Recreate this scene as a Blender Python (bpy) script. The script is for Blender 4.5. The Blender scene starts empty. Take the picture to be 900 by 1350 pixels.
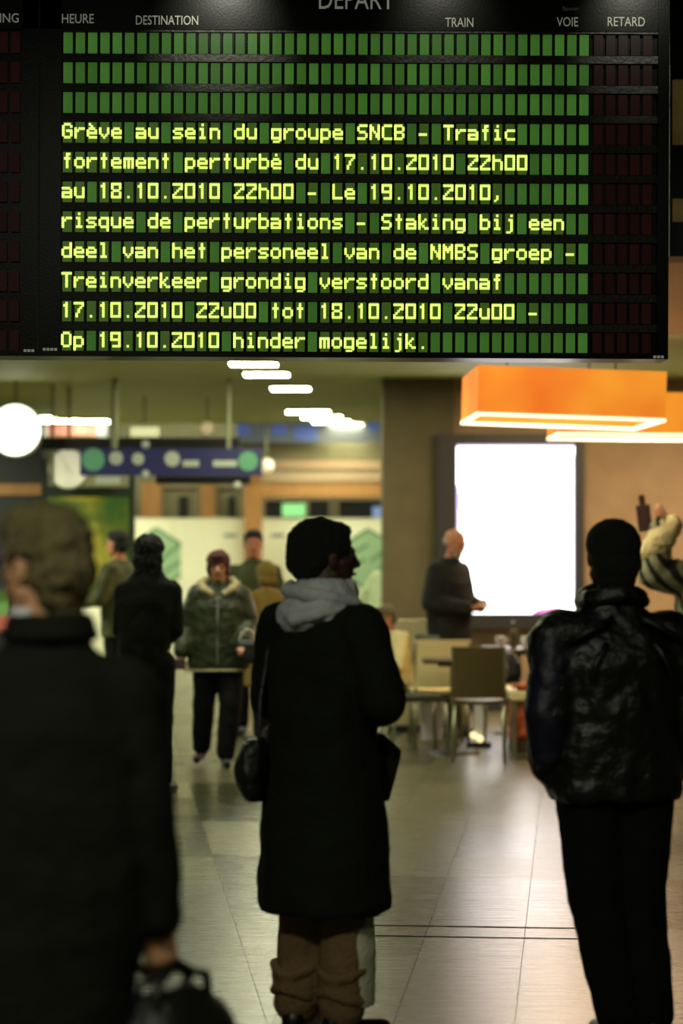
import bpy, bmesh, math, random
from mathutils import Vector, Matrix, Euler
import numpy as np
random.seed(7)
SC = bpy.context.scene
COL = SC.collection
PI = math.pi
F = 3187.5; HZ = 715.0; CAMZ = 1.67      # focal length in px, horizon row, eye height

# ------------------------------------------------------------------ camera
cd = bpy.data.cameras.new('camera')
cd.sensor_fit = 'VERTICAL'; cd.sensor_height = 36.0; cd.lens = 85.0
cd.shift_y = 40.0/1350.0
cd.dof.use_dof = True; cd.dof.focus_distance = 10.55; cd.dof.aperture_fstop = 1.75
cd.clip_end = 200
cam = bpy.data.objects.new('camera', cd); COL.objects.link(cam)
cam.location = (0, 0, CAMZ); cam.rotation_euler = (PI/2, 0, 0)
SC.camera = cam
# ------------------------------------------------------------------ world, exposure
w = bpy.data.worlds.new('world'); SC.world = w; w.use_nodes = True
w.node_tree.nodes['Background'].inputs[0].default_value = (0.55, 0.6, 0.35, 1)
w.node_tree.nodes['Background'].inputs[1].default_value = 0.02
SC.view_settings.view_transform = 'Standard'
SC.view_settings.look = 'None'
SC.view_settings.gamma = 1.0
SC.view_settings.use_curve_mapping = False
SC.view_settings.exposure = 0.0
# large lamps over the concourse (out of view), and added fill lights for figures and facade
def area(name, loc, sx, sy, power, col, rot=(0, 0, 0)):
    l = bpy.data.lights.new(name, 'AREA'); l.shape = 'RECTANGLE'; l.size = sx; l.size_y = sy
    l.energy = power; l.color = col
    o = bpy.data.objects.new(name, l); COL.objects.link(o); o.location = loc; o.rotation_euler = rot
    return o
GRN = (0.95, 1.0, 0.72)
WRM = (1.0, 0.72, 0.42)
for (x, y, p) in ((-2.2, 12.5, 34), (0.6, 14.5, 46), (-1.0, 17.3, 115), (-4.0, 15.5, 65)):
    area('ceiling_and_fill_light', (x, y, 4.55), 1.2, 0.3, p, GRN)
area('ceiling_and_fill_light', (-1.8, 2.4, 4.55), 1.2, 0.3, 130, GRN)  # added fill on the backs of the near figures, no fixture here
area('ceiling_and_fill_light', (1.8, 3.0, 4.55), 1.2, 0.3, 30, GRN)  # second, weaker fill added for the near figures
for (x, y, p) in ((-4.5, 21.5, 170), (-5.4, 26.0, 180), (-5.6, 31.0, 200)):
    area('ceiling_and_fill_light', (x, y, 3.10), 1.2, 0.3, p, GRN)
for x in (-5.0, -2.6, 0.0):
    area('ceiling_and_fill_light', (x, 34.9, 4.3), 1.2, 0.3, 50, GRN)  # added to brighten the dark far facade, no fixture there
area('wall_fill_light', (2.2, 22.0, 3.2), 1.6, 0.3, 100, (1.0, 0.72, 0.42))  # this and the next: warm fill added to brighten the tan wall
area('wall_fill_light', (4.4, 22.0, 3.2), 1.6, 0.3, 160, (1.0, 0.72, 0.42))

# ------------------------------------------------------------------ helpers
def PX(px, d): return (px-450.0)/F*d
def PZ(py, d): return CAMZ-(py-HZ)/F*d
def s2l(c):
    c = c/255.0
    return c/12.92 if c <= 0.04045 else ((c+0.055)/1.055)**2.4
def rgb(r, g, b): return (s2l(r), s2l(g), s2l(b), 1)

def mat(name, col, rough=0.7, metal=0.0, emit=None, strength=0.0, bump=0.0, bscale=40, var=0.0, vscale=3.0, spec=0.5, rand=0.0, sheen=0.0, stretch=None, trans=0.0):
    m = bpy.data.materials.new(name); m.use_nodes = True
    nt = m.node_tree; b = nt.nodes['Principled BSDF']
    b.inputs['Base Color'].default_value = col
    b.inputs['Roughness'].default_value = rough
    b.inputs['Metallic'].default_value = metal
    b.inputs['Specular IOR Level'].default_value = spec
    if sheen: b.inputs['Sheen Weight'].default_value = sheen
    if trans: b.inputs['Transmission Weight'].default_value = trans
    if emit:
        b.inputs['Emission Color'].default_value = emit
        b.inputs['Emission Strength'].default_value = strength
    tc = nt.nodes.new('ShaderNodeTexCoord')
    src = tc.outputs['Object']
    if stretch:
        mp = nt.nodes.new('ShaderNodeMapping'); mp.inputs['Scale'].default_value = stretch
        nt.links.new(src, mp.inputs[0]); src = mp.outputs[0]
    if var or rand:
        n = nt.nodes.new('ShaderNodeTexNoise'); n.inputs['Scale'].default_value = vscale; n.inputs['Detail'].default_value = 4
        nt.links.new(src, n.inputs['Vector'])
        mr = nt.nodes.new('ShaderNodeMapRange'); mr.inputs[1].default_value = 0.3; mr.inputs[2].default_value = 0.7
        mr.inputs[3].default_value = 1-var; mr.inputs[4].default_value = 1+var
        nt.links.new(n.outputs[0], mr.inputs[0])
        oi = nt.nodes.new('ShaderNodeObjectInfo')
        mr2 = nt.nodes.new('ShaderNodeMapRange'); mr2.inputs[3].default_value = 1-rand; mr2.inputs[4].default_value = 1+rand
        nt.links.new(oi.outputs['Random'], mr2.inputs[0])
        mu = nt.nodes.new('ShaderNodeMath'); mu.operation = 'MULTIPLY'
        nt.links.new(mr.outputs[0], mu.inputs[0]); nt.links.new(mr2.outputs[0], mu.inputs[1])
        vm = nt.nodes.new('ShaderNodeVectorMath'); vm.operation = 'SCALE'
        if emit and strength:
            vm.inputs[0].default_value = emit[:3]
            nt.links.new(mu.outputs[0], vm.inputs['Scale']); nt.links.new(vm.outputs[0], b.inputs['Emission Color'])
        else:
            vm.inputs[0].default_value = col[:3]
            nt.links.new(mu.outputs[0], vm.inputs['Scale']); nt.links.new(vm.outputs[0], b.inputs['Base Color'])
    if bump:
        n2 = nt.nodes.new('ShaderNodeTexNoise'); n2.inputs['Scale'].default_value = bscale; n2.inputs['Detail'].default_value = 5
        nt.links.new(src, n2.inputs['Vector'])
        bp = nt.nodes.new('ShaderNodeBump'); bp.inputs['Strength'].default_value = bump; bp.inputs['Distance'].default_value = 0.02
        nt.links.new(n2.outputs[0], bp.inputs['Height']); nt.links.new(bp.outputs[0], b.inputs['Normal'])
    return m

M = {}
M['cell'] = mat('lit green display cell', rgb(16, 32, 10), 0.35, spec=0.2, emit=rgb(52, 92, 32), strength=1.0, rand=0.22, var=0.16, vscale=14)
M['cell_text'] = mat('display cell yellowed by character glow', rgb(22, 35, 8), 0.35, emit=rgb(50, 78, 16), strength=1.0, rand=0.12, var=0.1, vscale=14)  # yellower tint paints in the glow spilling from the characters
M['cell_red'] = mat('unlit red display cell', rgb(14, 5, 4), 0.4, spec=0.15, emit=rgb(20, 5, 4), strength=1.0, rand=0.2, var=0.1)
M['glyph'] = mat('glowing yellow green characters', rgb(220, 250, 120), 0.5, emit=rgb(231, 252, 124), strength=1.0)
M['board'] = mat('black board casing', rgb(4, 5, 4), 0.3, bump=0.03, bscale=90, spec=0.14)
M['rail'] = mat('dark grey board rail', rgb(30, 30, 26), 0.5, bump=0.2, bscale=60, var=0.3, vscale=9)
M['letter'] = mat('pale grey lettering', rgb(165, 165, 150), 0.6, emit=rgb(96, 96, 86), strength=1.0)
M['letter_dim'] = mat('dim grey lettering', rgb(70, 70, 64), 0.6, emit=rgb(36, 36, 32), strength=1.0)
M['ceiling'] = mat('olive ceiling slats', rgb(178, 184, 108), 0.6, var=0.08, vscale=2)
M['ceiling_dark'] = mat('dark high ceiling', rgb(34, 34, 28), 0.85, var=0.2)
M['plaster'] = mat('beige plaster', rgb(165, 135, 100), 0.8, bump=0.2, bscale=30, var=0.08)
M['light'] = mat('ceiling light diffuser', (1, 1, 1, 1), 0.5, emit=(1.0, 1.0, 0.66, 1), strength=52.0)
M['lightdim'] = mat('dim sign light', (1, 1, 0.8, 1), 0.5, emit=rgb(205, 205, 150), strength=1.0)
M['wall_tan'] = mat('tan stone wall', rgb(146, 124, 96), 0.75, bump=0.3, bscale=25, var=0.10, vscale=4)
M['wall_shaded'] = mat('wall stone darkened for shade', rgb(90, 84, 58), 0.7, bump=0.3, bscale=25, var=0.12, vscale=4)  # shade on the left end of the shop wall, put into the colour
M['wall_far'] = mat('grey beige far wall', rgb(120, 115, 85), 0.8, var=0.25, vscale=1.3)
M['wall_side'] = mat('brown side wall', rgb(70, 62, 46), 0.8, var=0.2)
M['hoard'] = mat('cream white hoarding', rgb(236, 234, 206), 0.7, var=0.03)
M['green_print'] = mat('pale green print', rgb(158, 190, 150), 0.7)
M['green_line'] = mat('dark green print', rgb(78, 128, 84), 0.7)
M['orange_wood'] = mat('orange wood cladding', rgb(172, 122, 68), 0.55, var=0.12, vscale=6, stretch=(1, 1, 0.2), bump=0.1)
M['beige_trim'] = mat('pinkish beige trim', rgb(170, 145, 115), 0.6)
M['fascia'] = mat('grey blue shop fascia', rgb(66, 70, 72), 0.5, emit=rgb(70, 74, 74), strength=1.0)
M['fascia_blue'] = mat('blue fascia lettering', rgb(50, 66, 110), 0.6, emit=rgb(62, 80, 130), strength=1.0)
M['red_sign'] = mat('red shop sign', rgb(70, 28, 20), 0.8, emit=rgb(158, 84, 60), strength=1.0)
M['dark'] = mat('near black metal', rgb(16, 17, 15), 0.5, bump=0.1)
M['grey_metal'] = mat('pale grey metal', rgb(150, 155, 125), 0.4, metal=0.3)
M['sign_blue'] = mat('dark blue sign face', rgb(34, 34, 72), 0.4, emit=rgb(22, 24, 46), strength=1.0)
M['sign_green'] = mat('green sign pictogram', rgb(70, 120, 85), 0.4, emit=rgb(62, 100, 72), strength=1.0)
M['sign_pale'] = mat('pale sign print', rgb(150, 155, 135), 0.5, emit=rgb(92, 98, 84), strength=1.0)
M['sign_tan'] = mat('tan sign panel', rgb(110, 84, 40), 0.5, emit=rgb(46, 38, 16), strength=1.0, var=0.35, vscale=5)
M['clockface'] = mat('backlit clock face', (1, 1, 1, 1), 0.5, emit=(1, 1, 0.85, 1), strength=3.0)
M['clockpale'] = mat('pale clock face', rgb(225, 220, 190), 0.5, emit=rgb(200, 198, 165), strength=0.9)
M['grey'] = mat('mid grey', rgb(130, 130, 120), 0.5)
M['screen'] = mat('white lit screen', (1, 1, 1, 1), 0.3, emit=(0.93, 0.91, 1.0, 1), strength=4.4)
M['screen_magenta'] = mat('magenta print on screen', rgb(200, 120, 200), 0.3, emit=rgb(205, 120, 205), strength=1.0)
M['screen_lilac'] = mat('lilac print on screen', rgb(200, 190, 240), 0.3, emit=rgb(215, 205, 250), strength=1.0)
M['frame'] = mat('dark slate frame', rgb(42, 45, 48), 0.45, bump=0.1)
M['shade_rim'] = mat('glowing white shade rim', (1, 1, 1, 1), 0.5, emit=(1.0, 0.83, 0.5, 1), strength=1.6)
M['chrome'] = mat('brushed chair leg metal', rgb(150, 150, 120), 0.35, metal=0.6)
M['olive_chair'] = mat('olive brown chair shell', rgb(96, 84, 44), 0.5, var=0.08, bump=0.1)
M['cream_chair'] = mat('cream chair shell', rgb(240, 222, 160), 0.5, bump=0.08)
M['chair_dark'] = mat('dark green brown chair shell', rgb(60, 62, 44), 0.5, bump=0.1)
M['wood_dark'] = mat('dark brown table wood', rgb(70, 55, 32), 0.45, var=0.2, vscale=12, stretch=(1, 6, 1))
M['partition'] = mat('beige low partition', rgb(205, 190, 145), 0.6, var=0.05)
M['orange_cloth'] = mat('orange fabric', rgb(205, 110, 60), 0.8, bump=0.3)
M['orange_bag'] = mat('burnt orange bag leather', rgb(190, 84, 30), 0.55, bump=0.3, var=0.15, vscale=9)
M['white_paper'] = mat('white paper', rgb(215, 215, 215), 0.6, bump=0.1)
M['bulb'] = mat('warm bulb', (1, 1, 1, 1), 0.5, emit=(1.0, 0.8, 0.4, 1), strength=1.5)
M['grout'] = mat('joint mortar', rgb(88, 84, 64), 0.6)
M['hatch'] = mat('dark hatch joint', rgb(40, 38, 30), 0.9)

def lampshade():
    m = bpy.data.materials.new('orange glowing shade'); m.use_nodes = True
    nt = m.node_tree; b = nt.nodes['Principled BSDF']
    b.inputs['Base Color'].default_value = rgb(225, 110, 30); b.inputs['Roughness'].default_value = 0.7
    tc = nt.nodes.new('ShaderNodeTexCoord'); n = nt.nodes.new('ShaderNodeTexNoise'); n.inputs['Scale'].default_value = 1.6
    nt.links.new(tc.outputs['Object'], n.inputs['Vector'])
    cr = nt.nodes.new('ShaderNodeValToRGB')
    cr.color_ramp.elements[0].position = 0.35; cr.color_ramp.elements[0].color = rgb(222, 104, 28)
    cr.color_ramp.elements[1].position = 0.68; cr.color_ramp.elements[1].color = rgb(240, 158, 44)
    nt.links.new(n.outputs[0], cr.inputs[0]); nt.links.new(cr.outputs[0], b.inputs['Emission Color'])
    b.inputs['Emission Strength'].default_value = 0.85
    return m
M['shade'] = lampshade()
def floormat(name, c, rough):
    m = mat(name, c, rough, var=0.10, vscale=5, rand=0.07, stretch=(0.5, 3, 1))
    nt = m.node_tree; b = nt.nodes['Principled BSDF']
    tc = nt.nodes.new('ShaderNodeTexCoord'); mp = nt.nodes.new('ShaderNodeMapping'); mp.inputs['Scale'].default_value = (1.2, 30, 1)
    n = nt.nodes.new('ShaderNodeTexNoise'); n.inputs['Scale'].default_value = 3; n.inputs['Detail'].default_value = 4
    nt.links.new(tc.outputs['Object'], mp.inputs[0]); nt.links.new(mp.outputs[0], n.inputs['Vector'])
    mr = nt.nodes.new('ShaderNodeMapRange'); mr.inputs[3].default_value = rough-0.07; mr.inputs[4].default_value = rough+0.1
    nt.links.new(n.outputs[0], mr.inputs[0]); nt.links.new(mr.outputs[0], b.inputs['Roughness'])
    return m
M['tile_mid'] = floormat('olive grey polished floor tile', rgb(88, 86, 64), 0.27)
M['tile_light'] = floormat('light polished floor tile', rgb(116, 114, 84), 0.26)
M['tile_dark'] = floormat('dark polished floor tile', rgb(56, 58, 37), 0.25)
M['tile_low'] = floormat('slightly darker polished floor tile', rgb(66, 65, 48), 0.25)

def obj(name, mesh, material=None, parent=None):
    o = bpy.data.objects.new(name, mesh); COL.objects.link(o)
    if material is not None and not mesh.materials:
        mesh.materials.append(M[material] if isinstance(material, str) else material)
    if parent is not None: o.parent = parent
    return o
def tag(o, label=None, cat=None, group=None, kind=None):
    if label: o['label'] = label
    if cat: o['category'] = cat
    if group: o['group'] = group
    if kind: o['kind'] = kind
    return o
def empty(name, loc, rz=0, label=None, cat=None, group=None):
    o = bpy.data.objects.new(name, None); COL.objects.link(o)
    o.location = loc; o.rotation_euler = (0, 0, rz); o.empty_display_size = 0.1
    return tag(o, label, cat, group)
def copy_tree(o, parent=None):
    c = o.copy(); COL.objects.link(c)
    if parent is not None: c.parent = parent
    for ch in list(o.children): copy_tree(ch, c)
    return c

class MB:
    """collects shapes, then links them as one mesh object"""
    def __init__(s): s.v = []; s.f = []; s.sm = False
    def add(s, vs, fs):
        b = len(s.v); s.v += [tuple(v) for v in vs]; s.f += [tuple(i+b for i in f) for f in fs]; return s
    def box(s, c, d, R=None):
        hx, hy, hz = d[0]/2, d[1]/2, d[2]/2
        vs = [Vector((x*hx, y*hy, z*hz)) for x in (-1, 1) for y in (-1, 1) for z in (-1, 1)]
        if R is not None: vs = [R @ v for v in vs]
        vs = [v+Vector(c) for v in vs]
        return s.add(vs, [(0, 1, 3, 2), (4, 6, 7, 5), (0, 4, 5, 1), (2, 3, 7, 6), (0, 2, 6, 4), (1, 5, 7, 3)])
    def bb(s, x0, x1, y0, y1, z0, z1): return s.box(((x0+x1)/2, (y0+y1)/2, (z0+z1)/2), (x1-x0, y1-y0, z1-z0))
    def cyl(s, p0, p1, r0, r1=None, n=16):
        r1 = r0 if r1 is None else r1
        p0 = Vector(p0); p1 = Vector(p1); q = (p1-p0).to_track_quat('Z', 'Y')
        vs = []
        for p, r in ((p0, r0), (p1, r1)):
            for i in range(n):
                a = 2*PI*i/n; vs.append(p+q @ Vector((math.cos(a)*r, math.sin(a)*r, 0)))
        fs = [(i, (i+1) % n, n+(i+1) % n, n+i) for i in range(n)]+[tuple(range(n-1, -1, -1)), tuple(range(n, 2*n))]
        return s.add(vs, fs)
    def tube(s, pts, r, n=8):
        pts = [Vector(p) for p in pts]
        rs = r if isinstance(r, (list, tuple)) else [r]*len(pts)
        vs = []
        for k, p in enumerate(pts):
            t = (pts[min(k+1, len(pts)-1)]-pts[max(k-1, 0)]).normalized(); q = t.to_track_quat('Z', 'Y')
            for i in range(n):
                a = 2*PI*i/n; vs.append(p+q @ Vector((math.cos(a)*rs[k], math.sin(a)*rs[k], 0)))
        fs = []
        for k in range(len(pts)-1):
            for i in range(n):
                fs.append((k*n+i, k*n+(i+1) % n, (k+1)*n+(i+1) % n, (k+1)*n+i))
        fs += [tuple(range(n-1, -1, -1)), tuple(range((len(pts)-1)*n, len(pts)*n))]
        return s.add(vs, fs)
    def ell(s, c, r, R=None, nu=16, nv=10):
        c = Vector(c); r = (r, r, r) if not isinstance(r, (tuple, list)) else r
        vs = [Vector((0, 0, r[2]))]
        for j in range(1, nv):
            t = PI*j/nv
            for i in range(nu):
                a = 2*PI*i/nu
                vs.append(Vector((r[0]*math.sin(t)*math.cos(a), r[1]*math.sin(t)*math.sin(a), r[2]*math.cos(t))))
        vs.append(Vector((0, 0, -r[2])))
        if R is not None: vs = [R @ v for v in vs]
        vs = [v+c for v in vs]
        fs = [(0, 1+i, 1+(i+1) % nu) for i in range(nu)]
        for j in range(nv-2):
            for i in range(nu):
                a = 1+j*nu+i; b = 1+j*nu+(i+1) % nu; fs.append((a, a+nu, b+nu, b))
        L = len(vs)-1; q = 1+(nv-2)*nu
        fs += [(L, q+(i+1) % nu, q+i) for i in range(nu)]
        return s.add(vs, fs)
    def cap(s, p0, p1, r0, r1, n=12):
        """rounded tapering limb piece"""
        p0 = Vector(p0); p1 = Vector(p1); ax = (p1-p0)
        if ax.length < 1e-5: return s.ell(p0, r0)
        ax.normalize(); q = ax.to_track_quat('Z', 'Y')
        prof = [(-math.cos(t)*r0, math.sin(t)*r0, 0) for t in (0.35, 0.8, 1.2, PI/2)]
        prof += [(-math.cos(t)*r1, math.sin(t)*r1, 1) for t in (PI/2, PI-1.2, PI-0.8, PI-0.35)]
        vs = [p0-ax*r0]
        for z, r, e in prof:
            o_ = (p1 if e else p0)
            for i in range(n):
                a = 2*PI*i/n; vs.append(o_+ax*z+q @ Vector((math.cos(a)*r, math.sin(a)*r, 0)))
        vs.append(p1+ax*r1)
        fs = [(0, 1+(i+1) % n, 1+i) for i in range(n)]
        for k in range(len(prof)-1):
            for i in range(n):
                a = 1+k*n+i; b = 1+k*n+(i+1) % n; fs.append((a, b, b+n, a+n))
        L = len(vs)-1; q0 = 1+(len(prof)-1)*n
        fs += [(L, q0+i, q0+(i+1) % n) for i in range(n)]
        return s.add(vs, fs)
    def chain(s, pts, rs):
        for i in range(len(pts)-1): s.cap(pts[i], pts[i+1], rs[i], rs[i+1])
        return s
    def loft(s, rings, n=28, pw=2.3, rot=0):
        """rings (x, y, z, rx, ry[, angle]) bottom to top"""
        vs = []
        for rg in rings:
            x, y, z, rx, ry = rg[:5]; an = rg[5] if len(rg) > 5 else rot
            ca, sa = math.cos(an), math.sin(an)
            for i in range(n):
                a = 2*PI*i/n; c, q = math.cos(a), math.sin(a)
                ux = math.copysign(abs(c)**(2/pw), c)*rx; uy = math.copysign(abs(q)**(2/pw), q)*ry
                vs.append((x+ux*ca-uy*sa, y+ux*sa+uy*ca, z))
        fs = []
        for k in range(len(rings)-1):
            for i in range(n):
                fs.append((k*n+i, k*n+(i+1) % n, (k+1)*n+(i+1) % n, (k+1)*n+i))
        fs += [tuple(range(n-1, -1, -1)), tuple(range((len(rings)-1)*n, len(rings)*n))]
        return s.add(vs, fs)
    def xf(s, mtx, start=0):
        for i in range(start, len(s.v)): s.v[i] = tuple(mtx @ Vector(s.v[i]))
        return s
    def mesh(s, name):
        me = bpy.data.meshes.new(name); me.from_pydata(s.v, [], s.f); me.update()
        return me
    def build(s, name, material, parent=None, smooth=False, bevel=0, scale=1.0):
        me = s.mesh(name)
        if scale != 1.0: me.transform(Matrix.Scale(scale, 4))
        bm = bmesh.new(); bm.from_mesh(me); bmesh.ops.recalc_face_normals(bm, faces=bm.faces)
        if bevel:
            bmesh.ops.bevel(bm, geom=list(bm.edges), offset=bevel, segments=2, affect='EDGES', profile=0.5)
        bm.to_mesh(me); bm.free()
        o = obj(name, me, material, parent)
        if smooth:
            me.polygons.foreach_set('use_smooth', [True]*len(me.polygons))
        return o
    def flesh(s, name, material, parent=None, voxel=0.012, smooth=3, disp=0.0, dsize=0.12, scale=1.0):
        """unite the overlapping shapes into one continuous surface"""
        me = s.mesh(name)
        if scale != 1.0: me.transform(Matrix.Scale(scale, 4))
        bm = bmesh.new(); bm.from_mesh(me); bmesh.ops.recalc_face_normals(bm, faces=bm.faces); bm.to_mesh(me); bm.free()
        t = bpy.data.objects.new('temp', me); COL.objects.link(t)
        r = t.modifiers.new('r', 'REMESH'); r.mode = 'VOXEL'; r.voxel_size = voxel
        if smooth:
            sm = t.modifiers.new('s', 'SMOOTH'); sm.factor = 0.5; sm.iterations = smooth
        if disp:
            tx = bpy.data.textures.new('folds', 'CLOUDS'); tx.noise_scale = dsize; tx.noise_depth = 2
            dm = t.modifiers.new('d', 'DISPLACE'); dm.texture = tx; dm.strength = disp; dm.mid_level = 0.5
            dm.texture_coords = 'LOCAL'
        dg = bpy.context.evaluated_depsgraph_get()
        out = bpy.data.meshes.new_from_object(t.evaluated_get(dg))
        bpy.data.objects.remove(t); bpy.data.meshes.remove(me)
        out.materials.clear(); out.name = name
        out.polygons.foreach_set('use_smooth', [True]*len(out.polygons))
        return obj(name, out, material, parent)

# ------------------------------------------------------------------ floor
floor = MB().bb(-7, 6, -3, 39.3, -0.12, -0.012).build('floor', 'grout'); tag(floor, kind='structure')
def clip(poly, a, b, c):     # keep a*x + b*y + c >= 0
    out = []
    for i in range(len(poly)):
        p, q = poly[i], poly[(i+1) % len(poly)]
        dp, dq = a*p[0]+b*p[1]+c, a*q[0]+b*q[1]+c
        if dp >= 0: out.append(p)
        if (dp >= 0) != (dq >= 0):
            t = dp/(dp-dq); out.append((p[0]+(q[0]-p[0])*t, p[1]+(q[1]-p[1])*t))
    return out
def tile(poly, material):
    n = len(poly)
    vs = [(p[0], p[1], -0.012) for p in poly]+[(p[0], p[1], 0.0) for p in poly]
    fs = [tuple(range(n, 2*n)), tuple(range(n-1, -1, -1))]+[(i, (i+1) % n, n+(i+1) % n, n+i) for i in range(n)]
    MB().add(vs, fs).build('tile', material, floor)
ntile = 0
SL = 0.0955
for grid in (0, 1):
    if grid == 0:
        v = Vector((0.0936, 0.9956)); u = Vector((0.9956, -0.0936)); o0 = Vector((0.80, 10.51)); W_, L_ = 0.42, 0.76
    else:
        v = Vector((-SL, 1)).normalized(); u = Vector((v.y, -v.x)); o0 = Vector((-0.65, 12.5)); W_, L_ = 0.62, 1.0; o0 = o0+v*(-0.67)
    g = 0.0012
    for i in range(-24, 16):
        for j in range(-5, 37):
            c0 = o0+u*((i+.5)*W_)+v*((j+.5)*L_)
            if c0.y < 7.4 or c0.y > 33 or abs(c0.x) > 0.1412*c0.y+0.45: continue
            if c0.x > 0.6 and c0.y > 24.4: continue
            pl = [o0+u*(i*W_+g)+v*(j*L_+g), o0+u*((i+1)*W_-g)+v*(j*L_+g), o0+u*((i+1)*W_-g)+v*((j+1)*L_-g), o0+u*(i*W_+g)+v*((j+1)*L_-g)]
            pl = [(p.x, p.y) for p in pl]
            k = -0.65+SL*12.5
            if grid == 0: pl = clip(pl, 1, SL, -k-g)
            else: pl = clip(pl, -1, -SL, k-g)
            if len(pl) < 3: continue
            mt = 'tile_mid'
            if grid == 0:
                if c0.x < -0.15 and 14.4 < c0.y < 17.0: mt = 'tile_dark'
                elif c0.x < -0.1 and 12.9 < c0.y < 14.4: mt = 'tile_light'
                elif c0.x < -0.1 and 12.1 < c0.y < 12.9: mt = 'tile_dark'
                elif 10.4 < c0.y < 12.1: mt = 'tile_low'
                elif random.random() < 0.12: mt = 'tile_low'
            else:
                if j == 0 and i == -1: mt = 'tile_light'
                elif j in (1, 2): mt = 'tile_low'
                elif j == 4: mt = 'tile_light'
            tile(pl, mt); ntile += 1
hb = MB()
hx0, hx1, hy0, hy1 = 0.14, 1.04, 10.22, 10.50
def hp(x, y): return (x, y-(x-0.56)*0.094, 0.0008)
for a, b in (((hx0, hy0), (hx1, hy0)), ((hx0, hy1), (hx1, hy1)), ((hx0, hy0), (hx0, hy1)), ((hx1, hy0), (hx1, hy1))):
    hb.tube([hp(*a), hp(*b)], 0.0022, 4)
hb.build('hatch_frame', 'hatch', floor)

# ------------------------------------------------------------------ room shell
CZ = 3.30
wy = MB().bb(-7, 6, 36.06, 36.2, 0, 4.5).build('wall_far', 'wall_far'); tag(wy, kind='structure')
ceil = MB().bb(-7, 6, 19.0, 33.2, CZ+0.05, CZ+0.2).build('ceiling', 'ceiling_dark'); tag(ceil, kind='structure')
sl = MB()
y = 19.02
while y < 33.1:
    sl.bb(-7, 6, y, y+0.17, CZ, CZ+0.02); y += 0.2
so = sl.build('ceiling_slats', 'ceiling', ceil); so['kind'] = 'stuff'
hc = MB().bb(-7, 6, -3, 19.0, 4.7, 4.85).build('ceiling', 'ceiling_dark'); tag(hc, kind='structure')
t1 = MB().bb(-7, 6, 18.9, 19.0, CZ, 4.7).build('trim_1', 'plaster'); tag(t1, kind='structure')
wl = MB().bb(-7.2, -7, -3, 39.2, 0, 4.85).build('wall_left', 'wall_side'); tag(wl, kind='structure')
wr = MB().bb(6, 6.2, -3, 39.2, 0, 4.85).build('wall_right', 'wall_side'); tag(wr, kind='structure')
wb = MB().bb(-7.2, 6.2, 39, 39.2, 0, 4.85).build('wall_back', 'wall_far'); tag(wb, kind='structure')
wf = MB().bb(-7.2, 6.2, -3.2, -3, 0, 4.85).build('wall_front', 'wall_side'); tag(wf, kind='structure')
fc = MB().bb(-7, 6, 33.2, 39, 4.45, 4.6).build('ceiling', 'ceiling_dark'); tag(fc, kind='structure')
# the shop wall with the screen: darker pillar stands in for its shaded left end, tan wall to the right
D0 = 24.0
pil = MB().bb(PX(505, D0), PX(598, D0), D0, D0+1.2, 0, CZ).build('pillar', 'wall_shaded')
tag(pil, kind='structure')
ws = MB().bb(PX(598, D0), 6, D0+0.04, D0+1.2, 0, CZ).build('wall_middle', 'wall_tan'); tag(ws, kind='structure')
bs = MB().bb(PX(598, D0), 6, D0, D0+0.04, 0, 0.12).build('baseboard_middle', 'frame'); tag(bs, kind='structure')
sd = MB().bb(PX(505, D0)+0.35, PX(505, D0)+0.5, D0+1.2, 36.06, 0, CZ).build('wall_inner', 'wall_side'); tag(sd, kind='structure')

# ------------------------------------------------------------------ ceiling lights
def ceiling_light(px, py, w_, l_, label, dz=0.0, group='square ceiling lights in a receding row', z=CZ, d=None, lx=None):
    dd = (z-CAMZ)*F/(HZ-py) if d is None else d
    x = PX(px, dd) if lx is None else lx
    r = empty('ceiling_light', (x, dd, z-0.012), 0, label, 'light', group)
    fr = MB()
    for sx in (-1, 1): fr.box((sx*(w_/2+.012), 0, 0), (.024, l_+.048, .024)); fr.box((0, sx*(l_/2+.012), 0), (w_, .024, .024))
    fr.build('frame', 'grey_metal', r)
    MB().box((0, 0, -0.002), (w_, l_, 0.018)).build('diffuser', 'light', r)
    return r
names = ['square ceiling light cut by the lower edge of the departure board', 'second square ceiling light of the receding row from the board',
         'third square ceiling light of the row, standing alone before the cluster', 'nearest square ceiling light of the far cluster',
         'second square ceiling light of the far cluster', 'third square ceiling light of the far cluster', 'farthest square ceiling light, before the pale blue fascia']
for (px, py, ww), nm in zip(((334, 477, .42), (351, 491, .42), (383, 510, .40), (406, 541, .52), (424, 548, .50), (437, 554, .50), (456, 558, .45)), names):
    ceiling_light(px, py, ww, 0.42, nm)
for (px, py, ww), nm in zip(((50, 549, .42), (82, 553, .52), (118, 553.5, .50)), ('ceiling light just right of the big clock', 'ceiling light above the red shop sign, left one', 'ceiling light above the red shop sign, right one')):
    ceiling_light(px, py, ww, 0.4, nm, group='ceiling lights on the left by the clock')

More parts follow.
